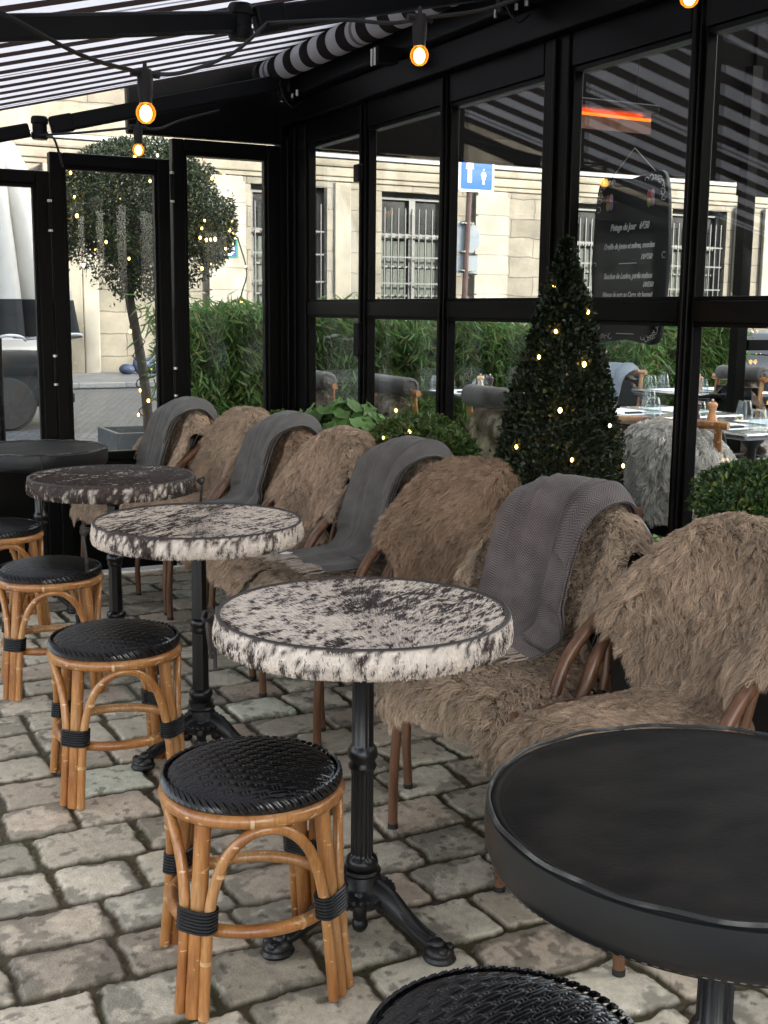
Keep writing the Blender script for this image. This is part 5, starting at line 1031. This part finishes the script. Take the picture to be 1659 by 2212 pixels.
D_ = MB().prism([(.28*math.cos(a)-.02, 2.57+.28*math.sin(a)) for a in np.linspace(0, 2*PI, 32, endpoint=False)], .115, .13, 'y').build('round_sign_back', M['signback'], sg); MB().prism(rrect(.23, .14, .04, .0, 2.15), .115, .13, 'y').build('lower_sign_back', M['signback'], sg)
for z_ in (2.8, 2.35, 2.05): MB().box(-.12, .10, .03, .112, z_-.012, z_+.012).build('clamp', M['metal'], sg)
# street name plaque
pq = empty('street_name_plaque', (8.80, FY-.16, 2.67)); tag(pq, 'blue enamel street name plaque with green border right of the round tree', 'street sign'); M['plaqueblue'] = mat('enamel_navy', (.01, .035, .12), rough=.25); M['plaquegreen'] = mat('enamel_green', (.01, .10, .05), rough=.25)
MB().box(-.31, .31, 0, .018, -.20, .20).build('border', M['plaquegreen'], pq); MB().box(-.27, .27, -.004, -.0005, -.165, .165).build('field', M['plaqueblue'], pq)
for s_, z_, dz in (('RUE', .09, .075), ('DE VALOIS', .105, -.035)): text_mesh(s_, z_, M['signwhite'], pq, 'lettering', (0, -.0055, dz), (PI/2, 0, 0), .001, 0, 'CENTER', 1 if z_ < .1 else .9)
for k, dz in enumerate((-.075, -.105, -.135)): MB().box(-.22+.03*k, .22-.03*k, -.0065, -.0045, dz-.007, dz+.002).build('small_text_line', M['signwhite'], pq)
# closed parasol
pr = empty('closed_parasol', (1.42, 8.75, 0)); tag(pr, 'closed cream parasol with black hem and white piping outside the doors', 'parasol')
def pleat(a, amt): return 1+amt*(.42*(abs(math.sin(a*5.5+.4))**.7-.62)+.06*math.sin(a*16+.5))
hs_ = [2.60, 2.50, 2.3, 2.0, 1.7, 1.45]; rs_ = [.05, .16, .24, .31, .38, .435]
MB().lathe(list(zip(rs_[::-1], hs_[::-1])), 180, mod=lambda a, z, r: pleat(a, min(1, (2.7-z)/.7))).build('canopy_fabric', M['cream_fabric'], pr, smooth=True)
MB().lathe([(.47, 1.20), (.455, 1.30), (.436, 1.448)], 180, mod=lambda a, z, r: pleat(a, 1)).build('black_hem', M['darknavy'], pr, smooth=True)
MB().tube([(.472*pleat(a, 1.05)*math.cos(a), .472*pleat(a, 1.05)*math.sin(a), 1.195+.018*math.sin(a*11)) for a in np.linspace(0, 2*PI, 260, endpoint=False)], .010, 6, closed=True).build('white_piping', M['signwhite'], pr, smooth=True)
MB().lathe([(.001, 1.22), (.40, 1.22)], 40).build('hem_lining', M['darknavy'], pr)
MB().lathe([(.001, 2.60), (.055, 2.61), (.075, 2.65), (.055, 2.70), (.03, 2.73), (.001, 2.76)], 24).build('finial', M['signwhite'], pr, smooth=True); MB().tube([(0, 0, 0), (0, 0, 2.6)], .03, 12).build('pole', M['frame'], pr, smooth=True); MB().box(-.3, .3, -.3, .3, -.01, .06).build('base', M['frame'], pr, bevel=.01)
# cars
def car(loc, rz, label, paint, plate=None, name='parked_car'):
    t = empty(name, loc, rz); tag(t, label, 'car'); m_ = mat(name+'_paint', paint, rough=.22, coat=1.0, spec=.6); M.setdefault('carglass', mat('car_window', (.02, .025, .028), (.04, .045, .05), rough=.06, scale=1, coat=1)); M.setdefault('red', mat('tail_light_red', (.30, .008, .008), rough=.12, coat=1)); M.setdefault('tyre', mat('tyre_rubber', (.006, .006, .0065), rough=.8)); M.setdefault('rim', mat('alloy', (.05, .052, .055), rough=.4, metal=.6))
    # stations from tail (x=0) to nose (x=4.3): bottom, belt, roof, half width
    stn = [(0.0, .42, .80, .82, .70), (.05, .32, .93, .98, .82), (.16, .28, .98, 1.12, .86), (.42, .26, .99, 1.38, .88), (.8, .24, .99, 1.47, .89), (1.5, .22, .97, 1.51, .90), (2.2, .22, .96, 1.49, .90), (2.7, .22, .95, 1.36, .90), (3.15, .22, .95, 1.04, .89), (3.7, .24, .88, .95, .87), (4.15, .28, .74, .80, .80), (4.3, .38, .62, .64, .66)]
    X = smoothpts([(a, b_, c, d, e) for a, b_, c, d, e in stn], 60); n = []
    for x, zb, zm, zr, hw in X:
        tw = hw*(.80 if zr-zm > .25 else .93); sec = [(-hw*.86, zb), (-hw*.985, zb+.10), (-hw, (zb+zm)/2+.02), (-hw*.985, zm-.07), (-hw*.95, zm), (-(hw*.95+tw)/2*.985, (zm+zr)/2), (-tw*.95, zr-.05), (-tw*.80, zr-.008), (-tw*.4, zr+.008), (0, zr+.012)]; sec = sec+[(-a, b_) for a, b_ in sec[:-1][::-1]]; n.append([(x, a, b_) for a, b_ in sec])
    P = np.array(n); grid_mesh('body', P, m_, t, smooth=True); MB().add([P[0, i] for i in range(P.shape[1])], [tuple(range(P.shape[1]))]).add([P[-1, i] for i in range(P.shape[1])], [tuple(range(P.shape[1]))[::-1]]).build('end_panel', m_, t)
    k0 = [i for i, x in enumerate(X[:, 0]) if .48 < x < 2.75]; 
    for s_, c0 in ((-1, 5), (1, 12)):
        Q = P[k0][:, c0:c0+2].copy(); a = P[k0][:, 4 if s_ < 0 else 14]; b_ = P[k0][:, 6 if s_ < 0 else 12]; Q = np.stack([a*.86+b_*.14, a*.5+b_*.5, a*.08+b_*.92], 1); Q[:, :, 1] += s_*.006; Q[:, 1, 1] = P[k0][:, 5 if s_ < 0 else 13][:, 1]+s_*.008; grid_mesh('side_window', Q, M['carglass'], t)
    kr = [i for i, x in enumerate(X[:, 0]) if .10 < x < .44]; Q = P[kr][:, 7:12].copy(); Q[:, :, 2] += .010; Q[:, :, 0] -= .012; grid_mesh('rear_window', Q, M['carglass'], t)
    for s_ in (-1, 1):
        MB().box(-.005, .10, .60*s_-.14, .60*s_+.14, .78, .90).build('tail_light', M['red'], t, bevel=.03); MB().box(.06, .34, .845*s_-.015, .845*s_+.02*s_+.015, .80, .90).build('tail_light', M['red'], t, bevel=.02)
        for wx in (.78, 3.45):
            w_ = empty('wheel'); w_.parent = t; w_.location = (wx, .80*s_, .315); r_ = Matrix.Rotation(PI/2, 4, 'X'); MB().lathe([(.20, -.10), (.30, -.10), (.315, -.07), (.315, .07), (.30, .10), (.20, .10)], 36).xform(r_).build('tyre', M['tyre'], w_, smooth=True); rm = MB().lathe([(.001, -.04), (.05, -.085), (.06, -.04), (.19, -.03), (.205, -.095), (.205, .095), (.001, .05)], 30)
            rm.xform(r_ if s_ > 0 else Matrix.Rotation(-PI/2, 4, 'X')).build('rim', M['rim'], w_, smooth=True); MB().lathe([(.325, -.06), (.345, -.06), (.345, .10), (.325, .10)], 36).xform(r_).build('arch', M['tyre'], w_, smooth=True)
    MB().box(-.035, .08, -.78, .78, .30, .42).build('rear_bumper', M['tyre'], t, bevel=.02)
    if plate:
        MB().box(-.045, -.037, -.26, .26, .56, .67).build('number_plate', M['signwhite'], t); MB().box(-.047, -.0455, .215, .26, .56, .67).box(-.047, -.0455, -.26, -.215, .56, .67).build('plate_band', M['signblue'], t); text_mesh(plate, .10, M['rubber'], t, 'plate_number', (-.046, 0, .58), (PI/2, 0, -PI/2), .001, 0, 'CENTER', .9)
    return t
car((3.22, 15.4, -.04), PI, 'dark grey hatchback half hidden by the closed parasol', (.007, .009, .011))
car((13.4, 14.2, -.30), rad(46), 'black car seen from behind with number plate through the right pane', (.010, .0105, .012), 'DH-050-TC')
# sleeping bag and bollard by the far wall
sb = empty('sleeping_bag', (7.15, 24.1, .07)); tag(sb, 'blue sleeping bag lying on the pavement by the stone wall', 'sleeping bag'); M['bluebag'] = mat('blue_quilted_nylon', (.012, .022, .050), (.03, .045, .085), rough=.6, scale=4, bump=.6, bscale=9, bd=.03)
MB().tube(smoothpts([(-.55, .1, .14), (-.35, 0, .19), (-.05, .05, .16), (.3, -.05, .22), (.6, .05, .24), (.85, 0, .12)], 24).tolist(), [.08]+[.17+.03*math.sin(i*1.3) for i in range(22)]+[.07], 18, flat=.9).build('bag', M['bluebag'], sb, smooth=True); MB().ball((-.72, 0, .10), .17, 14, 8, (1, .9, .65)).build('pillow_end', M['bluebag'], sb, smooth=True)
bo = empty('bollard', (6.55, 20.9, 0)); tag(bo, 'dark street bollard with pale cap beside the door post', 'bollard'); MB().lathe([(.08, 0), (.08, .06), (.055, .1), (.05, 1.0), (.06, 1.02), (.001, 1.03)], 20).build('shaft', M['frame'], bo, smooth=True); MB().lathe([(.06, 1.031), (.075, 1.08), (.06, 1.15), (.001, 1.18)], 16).build('cap', M['signwhite'], bo, smooth=True)

# ================================================================= STRING LIGHTS AND HEATER
def festoon(label, pts, bulbs, segs):
    t = empty('festoon_light_string', pts[0]); o = Vector(pts[0]); tag(t, label, 'string lights', 'festoon strings under the awning')
    for i, sg_ in enumerate(segs): MB().tube([Vector(p)-o for p in smoothpts(sg_, 24).tolist()], .0052, 8).build('cable', M['wire'], t, smooth=True)
    for b in bulbs:
        c = Vector(b)-o; l = empty('lamp'); l.parent = t; l.location = c
        MB().lathe([(.001, .118), (.004, .116), (.006, .100), (.016, .098), (.019, .080), (.0185, .052), (.0175, .05), (.0175, .036), (.016, .034), (.0155, .020), (.001, .02)][::-1], 20).build('socket', M['socket'], l, smooth=True); MB().tube([(-.035, 0, .088), (.035, 0, .088)], .0085, 8).build('cable_clip', M['socket'], l, smooth=True)
        MB().lathe([(.001, -.027), (.010, -.0255), (.019, -.018), (.0235, -.006), (.0235, .003), (.020, .012), (.0145, .019), (.014, .028)], 24).build('globe', M['bulbglass'], l, smooth=True); MB().ball((0, 0, -.003), .0165, 14, 8, (.9, .9, 1.2)).build('filament', M['filament'], l, smooth=True)
    return t
b1 = (.845, 2.935, 1.865); b2 = (1.53, 2.82, 2.045); b3 = (2.02, 2.37, 2.15); b4 = (1.41, 5.02, 2.045)
def up(b, d=.088): return (b[0], b[1], b[2]+d)
festoon('nearer cable of round amber bulbs tied to the folding arm', [b1], [b1, b2, b3], [[(.36, 2.72, 2.05), (.50, 2.76, 2.01), (.68, 2.86, 1.965), up(b1)], [up(b1), (.98, 3.06, 1.99), (1.20, 3.30, 2.10), (1.36, 3.44, 2.225)], [(1.36, 3.44, 2.225), (1.44, 3.1, 2.175), (1.50, 2.93, 2.14), up(b2)], [up(b2), (1.68, 2.72, 2.155), (1.82, 2.6, 2.22), (1.98, 2.45, 2.31)], [(1.98, 2.45, 2.31), up(b3)]])
festoon('farther cable with one amber bulb near the street doors', [b4], [b4], [[(1.28, 5.85, 2.05), (1.15, 5.4, 2.11), (1.22, 5.9, 2.19)], [(1.18, 5.85, 2.185), (1.28, 5.5, 2.16), up(b4)], [up(b4), (1.55, 5.2, 2.16), (1.75, 5.5, 2.25), (2.0, 5.7, 2.34)]])
ht = empty('infrared_heater', (3.2, 4.2, 2.21), 0); tag(ht, 'glowing orange infrared heater hanging under the dark canopy', 'heater')
MB().tube([(-.21, 0, 0), (.20, 0, -.004)], .006, 8).build('glowing_element', M['heat'], ht, smooth=True)
M['reflector'] = mat('heater_reflector', (.35, .16, .10), (.5, .3, .22), rough=.25, metal=1, scale=20)
MB().add([(-.22, .02, .03), (.22, .02, .03), (.25, .055, -.05), (-.24, .055, -.05), (-.22, .026, .03), (.22, .026, .03), (.25, .061, -.05), (-.24, .061, -.05)], [(0, 1, 2, 3), (7, 6, 5, 4), (0, 4, 5, 1), (1, 5, 6, 2), (2, 6, 7, 3), (3, 7, 4, 0)]).build('reflector', M['reflector'], ht); MB().box(-.24, .24, -.01, .065, .032, .06).build('housing', M['frame'], ht, bevel=.005)
for sx_ in (-.15, .15): MB().tube([(sx_, .03, .06), (sx_, .03, .74)], .005, 6).build('hanger', M['frame'], ht)
